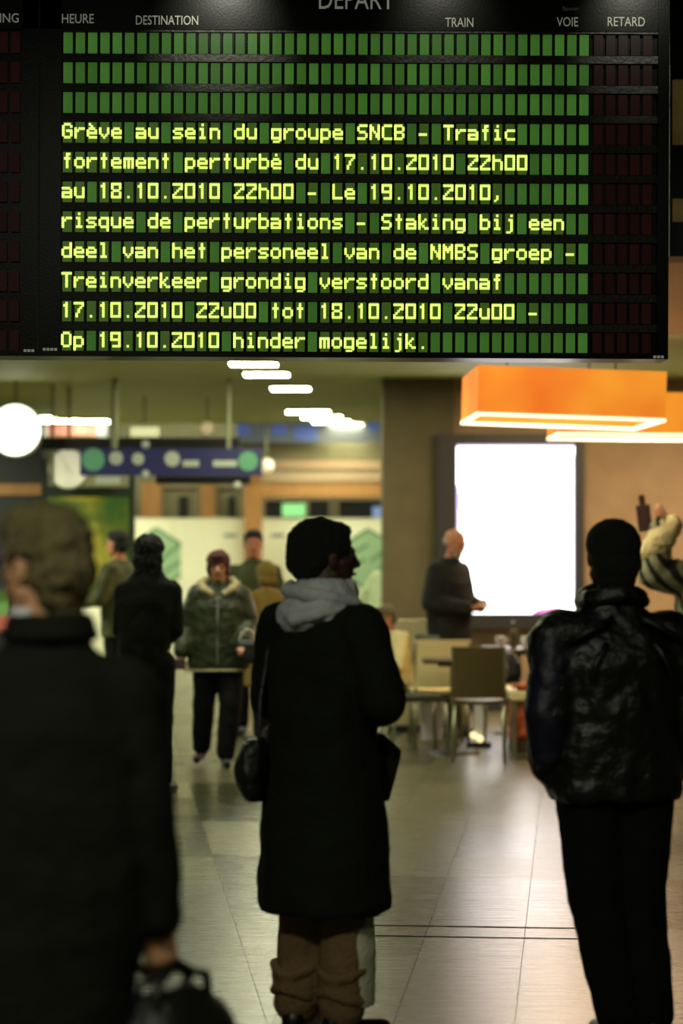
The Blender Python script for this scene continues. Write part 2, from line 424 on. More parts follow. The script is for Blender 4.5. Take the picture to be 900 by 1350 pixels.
# ------------------------------------------------------------------ far end: fascia, beams, hoarding
def px_box(mb, x0, x1, y0, y1, d, th): return mb.bb(PX(x0, d), PX(x1, d), d, d+th, PZ(y1, d), PZ(y0, d))
fa = empty('shop_fascia', (PX(406, 33.0), 33.0, 2.9), 0, 'long pale grey and blue lit fascia hanging under the far ceiling edge', 'sign')
def child_at(o, root):     # keep world geometry, parent under root
    o.parent = root; o.matrix_parent_inverse = Matrix.Translation(-Vector(root.location)); return o
def pbox(name, m, root, x0, x1, y0, y1, d, th):
    return child_at(px_box(MB(), x0, x1, y0, y1, d, th).build(name, m), root)
pbox('panel', 'fascia', fa, 312, 502, 557, 583, 33.0, 0.15)
for a, b, c, e in ((312, 328, 561, 573), (360, 378, 561, 573), (388, 418, 562, 581), (486, 498, 556, 567)):
    pbox('lettering', 'fascia_blue', fa, a, b, c, e, 32.98, 0.02)
rs = empty('shop_sign', (PX(100, 32.4), 32.4, 2.9), 0, 'red lit shop sign band below the ceiling lights at left', 'sign')
pbox('panel', 'red_sign', rs, 63, 128, 560, 574, 32.4, 0.1)
pbox('end_cap', 'fascia', rs, 54, 63, 558, 575, 32.4, 0.1)
pbox('end_cap', 'fascia', rs, 128, 141, 560, 576, 32.4, 0.1)
# portal of beams
def struct(name, m, x0, x1, y0, y1, d, th):
    o = px_box(MB(), x0, x1, y0, y1, d, th).build(name, m); tag(o, kind='structure'); return o
struct('trim_2', 'wall_far', 300, 505, 583, 606, 33.4, 0.3)
struct('trim_3', 'beige_trim', 330, 505, 607, 618, 33.4, 0.2)
bm_ = empty('wooden_beam', (PX(415, 33.1), 33.1, 2.5), 0, 'long orange wood clad beam over the white hoarding right of the signs', 'beam')
pbox('cladding', 'orange_wood', bm_, 322, 505, 624, 655, 33.1, 0.3)
pbox('top_strip', 'beige_trim', bm_, 345, 505, 622, 635, 33.07, 0.03)
def col_(x0, x1, y0, d, label):
    r = empty('wooden_column', (PX((x0+x1)/2, d), d, 0), 0, label, 'column', 'orange wood columns at the far end')
    o = child_at(MB().bb(PX(x0, d), PX(x1, d), d, d+0.2, 0.1, PZ(y0, d)).build('cladding', 'orange_wood'), r)
    child_at(MB().bb(PX(x0, d)-.02, PX(x1, d)+.02, d-.02, d+.22, 0, 0.1).build('plinth', 'frame'), r)
col_(322, 345, 655, 33.1, 'orange wood clad column in front of the hoarding, above the capless dark-haired man')
col_(186, 212, 636, 35.7, 'broad orange wood column left of the narrow one, below the hanging sign')
col_(264, 283, 636, 35.7, 'narrow paler orange wood column below the middle of the hanging sign')
for (a, b, c, e, nm) in ((213, 262, 640, 690, 'window_1'), (284, 321, 640, 690, 'window_2'), (347, 400, 657, 690, 'window_3'), (405, 436, 657, 690, 'window_4'), (444, 505, 657, 690, 'window_5')):
    d = 36.0
    r = struct(nm, 'wall_far' if c == 640 else 'dark', a, b, c, e, d, 0.05)
    f = MB()
    for (x0, x1, y0, y1) in ((a, a+2, c, e), (b-2, b, c, e), (a, b, c, c+2.5), (a, b, e-3, e)): px_box(f, x0, x1, y0, y1, d-.04, .04)
    f.build('window_frame', 'beige_trim', r)
    px_box(MB(), a+(b-a)*.45, a+(b-a)*.72, c+14 if c == 640 else c+4, e-4, d-.02, .02).build('pane', 'dark', r)
es = empty('exit_sign', (PX(387, 35.9), 35.9, 2.1), 0, 'small glowing green sign in the dark window below the orange beam', 'sign')
pbox('panel', mat('lit green exit panel', rgb(120, 190, 120), 0.5, emit=rgb(128, 190, 120), strength=1.2), es, 372, 402, 664, 681, 35.9, 0.15)
bs_ = empty('notice', (PX(497, 35.9), 35.9, 2.1), 0, 'small pale blue notice in the dark window beside the pillar', 'sign')
pbox('panel', mat('pale blue notice', rgb(120, 140, 180), 0.5, emit=rgb(100, 118, 150), strength=1.0), bs_, 491, 503, 668, 683, 35.9, 0.15)
# hoarding of panels
hd = 33.35
ho = empty('hoarding', (PX(300, hd), hd, 0), 0, 'white site hoarding of tall panels with green hexagon emblems', 'hoarding')
xa = -60
while xa < 505:
    xb = min(xa+96, 508)
    child_at(MB().bb(PX(xa, hd)+.004, PX(xb, hd)-.004, hd, hd+0.05, 0.02, PZ(685, hd)).build('panel', 'hoard'), ho)
    xa = xb
child_at(MB().bb(PX(-60, hd), PX(508, hd), hd-.01, hd+.06, PZ(685, hd), PZ(683, hd)).build('top_rail', 'hoard'), ho)
def emblem(cx, cy, R_):
    d = hd-.004
    def P(x, y, dy=0): return (PX(x, d), d-dy, PZ(y, d))
    e = MB(); vs = [P(cx+R_*math.cos(PI/2+i*PI/3), cy-R_*1.12*math.sin(PI/2+i*PI/3)) for i in range(6)]
    vb = [(a, b+.004, c) for a, b, c in vs]
    e.add(vs+vb, [tuple(range(6)), tuple(range(11, 5, -1))]+[(i, (i+1) % 6, 6+(i+1) % 6, 6+i) for i in range(6)])
    g = child_at(e.build('emblem', 'green_print'), ho)
    l = MB()
    def bar(x0, y0, x1, y1, w=3.4):
        a = Vector(P(x0, y0, .004)); b = Vector(P(x1, y1, .004)); dv = (b-a); R = Matrix.Rotation(-math.atan2(dv.z, dv.x), 3, 'Y')
        l.box((a+b)/2, (dv.length, .006, w/F*d), R)
    k = R_*.87; h_ = R_*.56
    bar(cx-k, cy-h_, cx, cy-2*h_); bar(cx, cy-2*h_, cx+k, cy-h_); bar(cx+k, cy-h_, cx+k*.1, cy+h_*.1); bar(cx+k, cy+h_*.1, cx+k*.1, cy+h_)
    bar(cx-k, cy-h_*.1, cx, cy-h_); bar(cx-k, cy+h_, cx, cy+2*h_); bar(cx, cy+2*h_, cx+k, cy+h_); bar(cx-k*.9, cy+h_*.5, cx-k*.1, cy)
    child_at(l.build('emblem_line', 'green_line'), ho)
emblem(206, 738, 37); emblem(485, 738, 36)
for x in (304, 366):
    child_at(px_box(MB(), x-9, x+8, 704, 708, hd-.005, .005).build('small_print', 'grey'), ho)

# kiosk at far left with orange band
kd = 28.5
ki = empty('kiosk', (PX(10, kd), kd, 0), 0, 'dark kiosk with an orange band at the left edge behind the fair-haired man', 'kiosk')
child_at(MB().bb(PX(-90, kd), PX(56, kd), kd, kd+1.4, 0, PZ(576, kd)).build('body', 'dark'), ki)
pbox('band', 'orange_wood', ki, -90, 54, 638, 653, kd-.05, .05)
pbox('counter', 'frame', ki, -90, 56, 772, 778, kd-.2, .2)
pbox('poster', mat('green and orange poster', rgb(90, 130, 60), 0.6, emit=rgb(60, 84, 40), strength=1.0), ki, -30, 12, 778, 812, kd-.03, .03)
pbox('poster', 'red_sign', ki, -30, 22, 812, 832, kd-.03, .03)

# advertising panel with green and yellow picture
ad = 26.0
ap = empty('advertising_panel', (PX(118, ad), ad, 0), 0, 'free standing advertising panel with a green and yellow picture behind the fair-haired man', 'poster')
def postermat():
    m = mat('green and yellow picture', rgb(90, 100, 30), 0.4)
    nt = m.node_tree; b = nt.nodes['Principled BSDF']
    tc = nt.nodes.new('ShaderNodeTexCoord'); n = nt.nodes.new('ShaderNodeTexNoise'); n.inputs['Scale'].default_value = 2.3; n.inputs['Detail'].default_value = 2
    nt.links.new(tc.outputs['Object'], n.inputs['Vector'])
    cr = nt.nodes.new('ShaderNodeValToRGB'); E = cr.color_ramp.elements
    E[0].position = 0.36; E[0].color = rgb(44, 74, 18); E[1].position = 0.62; E[1].color = rgb(150, 140, 44)
    e = E.new(0.5); e.color = rgb(92, 100, 24)
    nt.links.new(n.outputs[0], cr.inputs[0]); nt.links.new(cr.outputs[0], b.inputs['Emission Color']); nt.links.new(cr.outputs[0], b.inputs['Base Color'])
    b.inputs['Emission Strength'].default_value = 0.8
    return m
M['poster'] = postermat()
pbox('picture', 'poster', ap, 62, 170, 655, 783, ad, .06)
fr = MB()
for (a, b, c, e) in ((54, 62, 605, 787), (170, 177, 600, 787), (62, 170, 783, 787), (62, 170, 642, 655)): px_box(fr, a, b, c, e, ad-.03, .12)
child_at(fr.build('frame', mat('dark green frame', rgb(36, 52, 30), 0.5)), ap)
for x in (60, 168):
    child_at(MB().bb(PX(x, ad)-.03, PX(x, ad)+.03, ad, ad+.06, 0, PZ(786, ad)).build('leg', 'dark'), ap)

# clocks
def clock(px, py, rpx, d, face, label, name='station_clock'):
    r_ = rpx/F*d; z = PZ(py, d); x = PX(px, d)
    r = empty(name, (x, d, z), 0, label, 'clock')
    MB().cyl((0, 0.0, 0), (0, 0.14, 0), r_*1.06, n=48).build('housing', 'grey_metal', r)
    MB().cyl((0, -0.012, 0), (0, 0.0, 0), r_, n=48).build('face', face, r)
    MB().cyl((0, -0.03, 0), (0, -0.012, 0), r_*.07, n=12).build('hub', 'grey', r)
    for a, l in ((2.4, .6), (-.5, .82)):
        R = Matrix.Rotation(a, 3, 'Y'); c = R @ Vector((0, 0, r_*l/2)); MB().box((c.x, -.017, c.z), (r_*.03, .003, r_*l), R).build('hand', 'grey', r)
    tk = MB()
    for k in range(12):
        R = Matrix.Rotation(k*PI/6, 3, 'Y'); c = R @ Vector((0, 0, r_*.9)); tk.box((c.x, -.0135, c.z), (r_*.03, .003, r_*.12), R)
    tk.build('hour_marks', 'grey', r)
    MB().cyl((0, .07, r_), (0, .07, CZ-z), .02, n=8).build('rod', 'grey_metal', r)
    return r
clock(20, 567, 33, 24.5, 'clockface', 'big brightly lit white round clock at the left edge')
clock(90, 618, 25, 25.4, 'clockpale', 'smaller pale round clock half hidden behind the hanging sign')

# hanging signs
sdp = 24.0
hs = empty('direction_sign', (PX(225, sdp), sdp, 2.4), 0, 'long dark blue hanging direction sign with green and pale round pictograms', 'sign')
pbox('panel', 'sign_blue', hs, 105, 345, 591, 627, sdp, .12)
def disc(px, py, r, d, m, root, name='pictogram'):
    return child_at(MB().cyl((PX(px, d), d-.015, PZ(py, d)), (PX(px, d), d, PZ(py, d)), r/F*d, n=24).build(name, m), root)
for px, py, r, m in ((123, 606, 15, 'sign_green'), (327, 608, 13, 'sign_green'), (153, 604, 9, 'sign_pale'), (182, 605, 8, 'sign_pale'), (227, 605, 10, 'sign_pale')):
    disc(px, py, r, sdp, m, hs)
for a, b in ((241, 262), (281, 312)):
    pbox('lettering', 'sign_pale', hs, a, b, 607, 615, sdp-.012, .012)
pbox('lettering', 'sign_pale', hs, 126, 158, 628, 638, sdp, .05)
for x in (150, 301):
    child_at(MB().cyl((PX(x, sdp), sdp+.06, PZ(591, sdp)), (PX(x, sdp), sdp+.06, CZ), .033 if x == 150 else .02, n=10).build('rod', 'grey_metal'), hs)
for x, y in ((192, 586), (192, 625), (313, 640)):
    child_at(MB().ell((PX(x, sdp), sdp-.03, PZ(y, sdp)), .04).build('bracket', 'sign_pale', smooth=True), hs)
bsn = empty('dark_hanging_sign', (PX(190, 25), 25, 2.6), 0, 'long unlit black sign box hanging behind the dark blue one', 'sign')
pbox('casing', 'dark', bsn, 56, 316, 577, 593, 25, .2)
pbox('casing', 'dark', bsn, 205, 330, 626, 638, 25, .2)
for x in (68, 300): child_at(MB().cyl((PX(x, 25), 25.1, PZ(577, 25)), (PX(x, 25), 25.1, CZ), .02, n=8).build('rod', 'grey_metal'), bsn)
child_at(MB().cyl((PX(68, 25), 25.05, PZ(640, 25)), (PX(68, 25), 25.05, PZ(578, 25)), .025, n=8).build('rod', 'grey_metal'), bsn)
ls = empty('lit_sign', (PX(190, 27), 27, 2.8), 0, 'small pale lit sign under the ceiling above the direction sign', 'sign')
pbox('panel', 'lightdim', ls, 172, 209, 563, 575, 27, .08)
child_at(MB().cyl((PX(190, 27), 27.04, PZ(563, 27)), (PX(190, 27), 27.04, CZ), .015, n=8).build('rod', 'grey_metal'), ls)
l2 = empty('lit_lamp', (PX(273, 27), 27, 2.8), 0, 'small warm round lamp under the ceiling above the direction sign', 'lamp')
child_at(MB().ell((PX(273, 27), 27, PZ(564, 27)), .07).build('globe', mat('warm globe', (1, 1, 1, 1), emit=rgb(150, 120, 80), strength=1.0), smooth=True), l2)
child_at(MB().cyl((PX(273, 27), 27, PZ(557, 27)), (PX(273, 27), 27, CZ), .012, n=8).build('rod', 'grey_metal'), l2)
l3 = empty('lit_lamp', (PX(351, 32.7), 32.7, 2.6), 0, 'small warm round lamp at the left end of the orange beam', 'lamp')
child_at(MB().ell((PX(351, 32.7), 32.7, PZ(614, 32.7)), .1).build('globe', bpy.data.materials['warm globe'], smooth=True), l3)
child_at(MB().cyl((PX(351, 32.7), 32.7, PZ(607, 32.7)), (PX(351, 32.7), 32.7, CZ), .012, n=8).build('rod', 'grey_metal'), l3)

# screen on the wall
sc = empty('light_box', (PX(682, D0), D0, PZ(697, D0)), 0, 'tall glowing white light box in a dark frame on the wall behind the standing man', 'screen')
dS = D0-.12
fr = MB()
for (a, b, c, e) in ((576, 602, 572, 828), (757, 770, 572, 828), (602, 757, 572, 586), (602, 757, 809, 828)): px_box(fr, a, b, c, e, dS, .16)
child_at(fr.build('frame', 'frame'), sc)
pbox('screen', 'screen', sc, 602, 757, 586, 809, dS+.03, .05)
mg = MB(); c0 = (PX(722, dS), dS+.024, PZ(809, dS))
n = 20; vs = [(c0[0]+math.cos(PI*i/n)*.15, c0[1], c0[2]+math.sin(PI*i/n)*.055) for i in range(n+1)]
mg.add(vs+[(a, b+.006, c) for a, b, c in vs], [tuple(range(n, -1, -1)), tuple(range(n+1, 2*n+2))])
child_at(mg.build('print', 'screen_magenta'), sc)
li = MB()
for (a, b, c, e) in ((602, 605, 640, 700), (604, 608, 650, 672), (755, 757, 600, 790), (602, 757, 586, 589)): px_box(li, a, b, c, e, dS+.024, .006)
child_at(li.build('print', 'screen_lilac'), sc)

# orange pendant lamps
def pendant(px0, px1, d, zt, zb, dep, tilt, yaw, label):
    x = (PX(px0, d)+PX(px1, d))/2; W_ = PX(px1, d)-PX(px0, d)
    r = empty('pendant_lamp', (x, d+dep/2, zb), yaw, label, 'lamp', 'orange pendant lamps')
    r.rotation_euler = (0, tilt, yaw)
    h = zt-zb; th = .012
    s_ = MB()
    s_.bb(-W_/2, W_/2, -dep/2, -dep/2+th, .022, h); s_.bb(-W_/2, W_/2, dep/2-th, dep/2, .022, h)
    s_.bb(-W_/2, -W_/2+th, -dep/2+th, dep/2-th, .022, h); s_.bb(W_/2-th, W_/2, -dep/2+th, dep/2-th, .022, h)
    s_.build('shade', 'shade', r)
    q = MB(); t2 = .024
    q.bb(-W_/2-.004, W_/2+.004, -dep/2-.004, -dep/2+t2, 0, .022); q.bb(-W_/2-.004, W_/2+.004, dep/2-t2, dep/2+.004, 0, .022)
    q.bb(-W_/2-.004, -W_/2+t2, -dep/2+t2, dep/2-t2, 0, .022); q.bb(W_/2-t2, W_/2+.004, -dep/2+t2, dep/2-t2, 0, .022)
    q.build('rim', 'shade_rim', r)
    MB().bb(-W_/2+th, W_/2-th, -.015, .015, h-.03, h-.01).bb(-.015, .015, -dep/2+th, dep/2-th, h-.03, h-.01).build('spider', 'grey_metal', r)
    MB().cyl((0, 0, h-.1), (0, 0, h-.02), .03).build('lamp_holder', 'grey_metal', r)
    MB().ell((0, 0, h-.14), .05).build('bulb', 'bulb', r, smooth=True)
    for sx in (-1, 1): MB().cyl((sx*W_*.3, 0, h-.02), (sx*W_*.3, 0, 4.7-zb), .005, n=6).build('cable', 'dark', r)
    l = bpy.data.lights.new('pendant_glow', 'POINT'); l.energy = 22; l.color = (1, .84, .56); l.shadow_soft_size = .1
    lo = bpy.data.objects.new('pendant_glow', l); COL.objects.link(lo); lo.parent = r; lo.location = (0, 0, .02)
pendant(624, 873, 15.8, PZ(485.5, 15.8), PZ(552, 15.8), 1.25, math.radians(1.9), math.radians(2), 'front large orange box shaped pendant lamp just under the board')
pendant(735, 980, 17.6, PZ(517, 17.6), PZ(575, 17.6), 0.9, math.radians(0.5), 0, 'rear orange pendant lamp cut by the right edge')

# dark sign cabinet at the right edge, past the board
d = 13.0
cb = empty('sign_cabinet', (PX(930, d), d, PZ(340, d)), 0, 'dark hanging sign cabinet with tan panels beyond the board at the right edge', 'sign')
child_at(MB().bb(PX(882, d), PX(1010, d), d, d+.3, PZ(338, d), 4.7).build('casing', 'dark'), cb)
for (a, b) in ((105, 190), (262, 292)): pbox('panel', 'sign_tan', cb, 887, 1000, a, b, d-.02, .02)

# ------------------------------------------------------------------ departure board
BD = 10.55; SB = F/BD
board = empty('departure_board', (0, BD, CAMZ+(HZ-268)/SB), 0, 'large black departure board with green cells and glowing yellow green text', 'display board')
board.rotation_euler = (0, math.radians(0.28), 0)
def bx(x): return (x-450)/SB
def bz(y): return -(y+1.8-268)/SB            # y measured at the left end of the rows
def bbox(mb, x0, x1, y0, y1, f0, f1): return mb.bb(bx(x0), bx(x1), f0, f1, bz(y1), bz(y0))
bbox(MB(), -140, 880.5, -60, 470, 0.03, 0.22).build('casing', 'board', board)
fb = MB()
bbox(fb, -140, 880.5, 462.5, 470, -.02, .03); bbox(fb, 866, 880.5, -60, 462.5, -.02, .03); bbox(fb, -140, 866, -60, -46, -.02, .03)
fb.build('frame', 'board', board)
bbox(MB(), 29, 80, -46, 462.5, 0.0, .03).build('divider', 'board', board)
bbox(MB(), 50, 52, -46, 462.5, -.006, .0).build('joint_strip', 'rail', board)
bbox(MB(), -140, 866, -46, 38, 0.0, .03).build('header_panel', 'board', board)
PITCH = 39.35; CW = 16.215
for k in range(12):
    y0 = 38 if k == 0 else 42+PITCH*(k-1)+28.2
    y1 = 41 if k == 0 else min(42+PITCH*k-1.2, 462.5)
    if y1-y0 < .4: continue
    r = bbox(MB(), 80, 866, y0, y1, 0.004, .03).build('row_rail', 'rail', board)
cellm = MB().bb(0, 12.0/SB, 0.012, .02, -27/SB, 0).mesh('cell'); cellm.materials.append(M['cell'])
cellt = cellm.copy(); cellt.materials.clear(); cellt.materials.append(M['cell_text'])
cellr = cellm.copy(); cellr.materials.clear(); cellr.materials.append(M['cell_red'])
LINES = {3: 'Grève au sein du groupe SNCB - Trafic', 4: 'fortement perturbé du 17.10.2010 22h00', 5: 'au 18.10.2010 22h00 - Le 19.10.2010,',
         6: 'risque de perturbations - Staking bij een', 7: 'deel van het personeel van de NMBS groep -', 8: 'Treinverkeer grondig verstoord vanaf',
         9: '17.10.2010 22u00 tot 18.10.2010 22u00 -', 10: 'Op 19.10.2010 hinder mogelijk.'}
rest = {'cell': MB(), 'cell_text': MB()}; nc = 0
for k in range(11):
    ln = LINES.get(k, '')
    for c in range(43):
        x0 = 82.2+CW*c; y0 = 42+PITCH*k
        ch = ln[c] if c < len(ln) else ' '
        if ch == ' ' and nc < 300:
            o = obj('cell', cellm, None, board); o.location = (bx(x0), 0, bz(y0)); nc += 1
        elif ch != ' ':
            bbox(rest['cell_text'], x0, x0+12, y0, y0+27, .012, .02)
        else:
            bbox(rest['cell'], x0, x0+12, y0, y0+27, .012, .02)
for nm, mb in rest.items():
    if mb.v:
        o = mb.build('character_cell' if nm == 'cell_text' else 'cell_rest', nm, board); o['kind'] = 'stuff'
rm = MB()
for k in range(11):
    for c in list(range(5))+[-6, -7, -8, -9]:
        x0 = 782+CW*c if c >= 0 else 13+CW*(c+6); y0 = 42+PITCH*k
        if k < 12:
            o = obj('red_cell', cellr, None, board); o.location = (bx(x0), 0, bz(y0)); o['label'] = 'unlit dark red cell'
# one mullion between every two cells
mu = MB()
for c in range(44): bbox(mu, 79.0+CW*c, 80.8+CW*c, 42, 462, 0.006, .03)
o = mu.build('mullions', 'board', board); o['kind'] = 'stuff'
FONT = {
'G': '.###.|#...#|#....|#.###|#...#|#...#|.###.', 'S': '.####|#....|#....|.###.|....#|....#|####.', 'N': '#...#|##..#|##..#|#.#.#|#..##|#..##|#...#',
'C': '.####|#....|#....|#....|#....|#....|.####', 'B': '####.|#...#|#...#|####.|#...#|#...#|####.', 'T': '#####|..#..|..#..|..#..|..#..|..#..|..#..',
'L': '#....|#....|#....|#....|#....|#....|#####', 'M': '#...#|##.##|#####|#.#.#|#...#|#...#|#...#', 'O': '.###.|#...#|#...#|#...#|#...#|#...#|.###.',
'0': '#####|#...#|#...#|#...#|#...#|#...#|#####', '1': '..#..|.##..|..#..|..#..|..#..|..#..|..#..', '2': '#####|....#|...##|..#..|.#...|#....|#####',
'7': '#####|....#|...#.|..#..|..#..|.#...|.#...', '8': '#####|#...#|#...#|.###.|#...#|#...#|#####', '9': '#####|#...#|#...#|#####|....#|....#|.####',
'a': '.....|.....|####.|....#|#####|#...#|#####', 'b': '#....|#....|####.|#...#|#...#|#...#|####.', 'c': '.....|.....|.####|#....|#....|#....|.####',
'd': '....#|....#|.####|#...#|#...#|#...#|.####', 'e': '.....|.....|.###.|#...#|#####|#....|.####', 'f': '..##.|..#..|.###.|..#..|..#..|..#..|..#..',
'g': '.....|.....|#####|#...#|#...#|#...#|#####|....#|.###.', 'h': '#....|#....|####.|#...#|#...#|#...#|#...#', 'i': '..#..|.....|.##..|..#..|..#..|..#..|.###.',
'j': '...#.|.....|..##.|...#.|...#.|...#.|...#.|...#.|.##..', 'k': '#....|#....|#..#.|#.#..|##...|#.#..|#..##', 'l': '.##..|..#..|..#..|..#..|..#..|..#..|.###.',
'm': '.....|.....|#####|#.#.#|#.#.#|#.#.#|#.#.#', 'n': '.....|.....|####.|#...#|#...#|#...#|#...#', 'o': '.....|.....|.###.|#...#|#...#|#...#|.###.',
'p': '.....|.....|####.|#...#|#...#|#...#|####.|#....|#....', 'q': '.....|.....|.####|#...#|#...#|#...#|.####|....#|....#', 'r': '.....|.....|#.###|##...|#....|#....|#....',
's': '.....|.....|.####|#....|.###.|....#|####.', 't': '..#..|..#..|.###.|..#..|..#..|..#..|..#..', 'u': '.....|.....|#...#|#...#|#...#|#...#|.####',
'v': '.....|.....|#...#|#...#|#...#|.#.#.|..#..', '-': '.....|.....|.....|.....|####.|.....|.....', '.': '.....|.....|.....|.....|.....|.....|..#..',
',': '.....|.....|.....|.....|.....|..#..|..#..|.#...', }
FONT['è'] = '.#...|..#..|.###.|#...#|#####|#....|.####'; FONT['é'] = '..#..|.....|.###.|#...#|#####|#....|.####'
PW = 2.62; PH = 2.85
for k, ln in LINES.items():
    for c, ch in enumerate(ln):
        if ch == ' ': continue
        g = MB()
        x0 = 81.4+CW*c; y0 = 42+PITCH*k+1.8
        for ri, row in enumerate(FONT[ch].split('|')):
            ph = 2.2 if ri > 6 else PH
            yy = y0+PH*min(ri, 7)+max(0, ri-7)*2.2
            i = 0
            while i < 5:
                if row[i] == '#':
                    j = i
                    while j < 5 and row[j] == '#': j += 1
                    bbox(g, x0+PW*i-.22, x0+PW*j+.22, yy-.2, yy+ph+.2, .005, .012)
                    i = j
                else: i += 1
        g.build('character', 'glyph', board)
def word(txt, xc, yb, cap, wpx, material, root, left=False):
    cu = bpy.data.curves.new('t', 'FONT'); cu.body = txt; cu.extrude = 0.0; cu.align_x = 'CENTER'; cu.resolution_u = 3
    t = bpy.data.objects.new('t', cu); COL.objects.link(t)
    me = bpy.data.meshes.new_from_object(t.evaluated_get(bpy.context.evaluated_depsgraph_get()))
    bpy.data.objects.remove(t)
    co = np.array([v.co[:] for v in me.vertices]); x0, x1, z0, z1 = co[:, 0].min(), co[:, 0].max(), 0, co[:, 1].max()
    bm = bmesh.new(); bm.from_mesh(me)
    ex = bmesh.ops.extrude_face_region(bm, geom=list(bm.faces)); bmesh.ops.translate(bm, verts=[q for q in ex['geom'] if isinstance(q, bmesh.types.BMVert)], vec=(0, 0, .02))
    bm.to_mesh(me); bm.free()
    sx = wpx/SB/(x1-x0); sz = cap/SB/(z1-z0)
    for v in me.vertices:
        v.co = Vector((bx(xc)+(v.co.x-(x0+x1)/2)*sx, -v.co.z*.15-.0005, bz(yb)+v.co.y*sz))
    me.materials.clear(); me.name = 'lettering'
    return obj('lettering', me, material, root)
word('HEURE', 101.5, 30.5, 12, 42, 'letter', board)
word('DESTINATION', 219, 32, 12, 82, 'letter', board)
word('TRAIN', 604, 33, 12, 37, 'letter', board)
word('VOIE', 746.5, 31.5, 12, 28, 'letter', board)
word('RETARD', 824, 31, 12, 49, 'letter', board)
word('BESTEMMING', -20.5, 30, 12, 88, 'letter', board)
word('DÉPART', 468.5, 10, 32, 99, 'letter', board)
word('Spoor', 751, 10.5, 5, 22, 'letter_dim', board)
mm = MB()
for x0, y0, n_ in ((33, 462.8, 3), (58, 461, 4), (861, 467, 3)):
    for i in range(n_): bbox(mm, x0+i*5, x0+i*5+3.8, y0-1.6, y0+1.8, -.022, -.018)
mm.build('maker_mark', 'letter', board)
for x in (60, 440, 820):
    MB().cyl((bx(x), .12, bz(-60)), (bx(x), .12, 4.7-board.location.z-bx(x)*0), .03, n=10).build('hanger', 'dark', board)
for x, p in ((290, 1.2), (585, .4), (850, .7)):       # small lamps that light the header
    l = bpy.data.lights.new('header_spot', 'SPOT'); l.energy = p*30; l.spot_size = math.radians(46); l.spot_blend = 1.0; l.color = (1, 1, .8); l.shadow_soft_size = .03
    o = bpy.data.objects.new('header_spot', l); COL.objects.link(o)
    p0 = Vector(((x-450)/SB, BD-.75, 4.3)); p1 = Vector(((x-450)/SB, BD, CAMZ+(HZ-45)/SB))
    o.location = p0; o.rotation_euler = (p1-p0).to_track_quat('-Z', 'Y').to_euler()

# ------------------------------------------------------------------ people
def skinmat(name, c): return mat(name, c, 0.55, bump=0.05, bscale=200)
M['skin_light'] = skinmat('light skin', rgb(205, 150, 115))
M['skin_mid'] = skinmat('ruddy skin', rgb(190, 125, 90))
M['skin_dark'] = skinmat('dark skin', rgb(70, 44, 30))
def cloth(name, c, rough=0.9, bump=0.4, spec=0.2, **k): return mat(name, c, rough, bump=bump, bscale=70, spec=spec, var=0.15, vscale=8, **k)
M['black_wool'] = cloth('black wool', rgb(24, 27, 18))
M['black_suit'] = cloth('black suit cloth', rgb(18, 20, 13))
M['black_leather'] = mat('black leather', rgb(18, 19, 17), 0.38, bump=0.5, bscale=28, spec=0.5)
M['black_trousers'] = cloth('black trousers cloth', rgb(14, 14, 14))
M['navy'] = mat('dark navy nylon', rgb(22, 22, 44), 0.5, bump=0.3, bscale=30)
M['white_shirt'] = cloth('pale blue white shirt cloth', rgb(205, 208, 215), bump=0.1)
M['hair_fair'] = mat('dark blond hair', rgb(112, 98, 62), 0.6, bump=0.9, bscale=160, var=0.35, vscale=30, stretch=(1, 1, .25))
M['hair_black'] = mat('black hair', rgb(16, 15, 12), 0.75, bump=1.0, bscale=120)
M['hair_auburn'] = mat('auburn hair', rgb(84, 36, 24), 0.6, bump=0.8, bscale=120)
M['hair_grey'] = mat('thin grey hair', rgb(150, 135, 112), 0.6, bump=0.5, bscale=120)
M['grey_fleece'] = cloth('grey hood fleece', rgb(205, 205, 214), bump=0.4)
M['olive_coat'] = mat('dark green padded coat', rgb(42, 49, 20), 0.5, bump=0.5, bscale=22, var=0.35, vscale=7)
M['fur_beige'] = mat('beige fur trim', rgb(200, 185, 140), 0.9, bump=1.0, bscale=120)
M['green_jacket'] = cloth('grey green jacket', rgb(74, 78, 50))
M['tan_coat'] = cloth('olive tan coat', rgb(124, 104, 50))
M['camo'] = mat('mottled olive jacket', rgb(66, 68, 28), 0.8, var=0.6, vscale=6)
M['pale_green'] = cloth('pale green white coat', rgb(205, 222, 178))
M['teal_dark'] = cloth('dark teal skirt', rgb(24, 60, 44))
M['dark_grey_coat'] = cloth('dark grey coat', rgb(34, 35, 34))
M['cream_cloth'] = cloth('cream cloth', rgb(228, 214, 160))
M['brown_trousers'] = cloth('brown trousers cloth', rgb(122, 96, 70), bump=0.5)
M['pale_panel'] = cloth('pale grey cloth', rgb(196, 192, 168), bump=0.4)
M['shoe'] = mat('black shoe leather', rgb(14, 13, 12), 0.4)
M['eye'] = mat('dark eye', rgb(25, 18, 14), 0.3)
M['lips'] = mat('reddish lips', rgb(165, 80, 65), 0.5)
M['bag_leather'] = mat('black bag leather', rgb(16, 16, 14), 0.45, bump=0.4, bscale=40)
M['glove'] = mat('dark brown glove leather', rgb(70, 48, 42), 0.6)
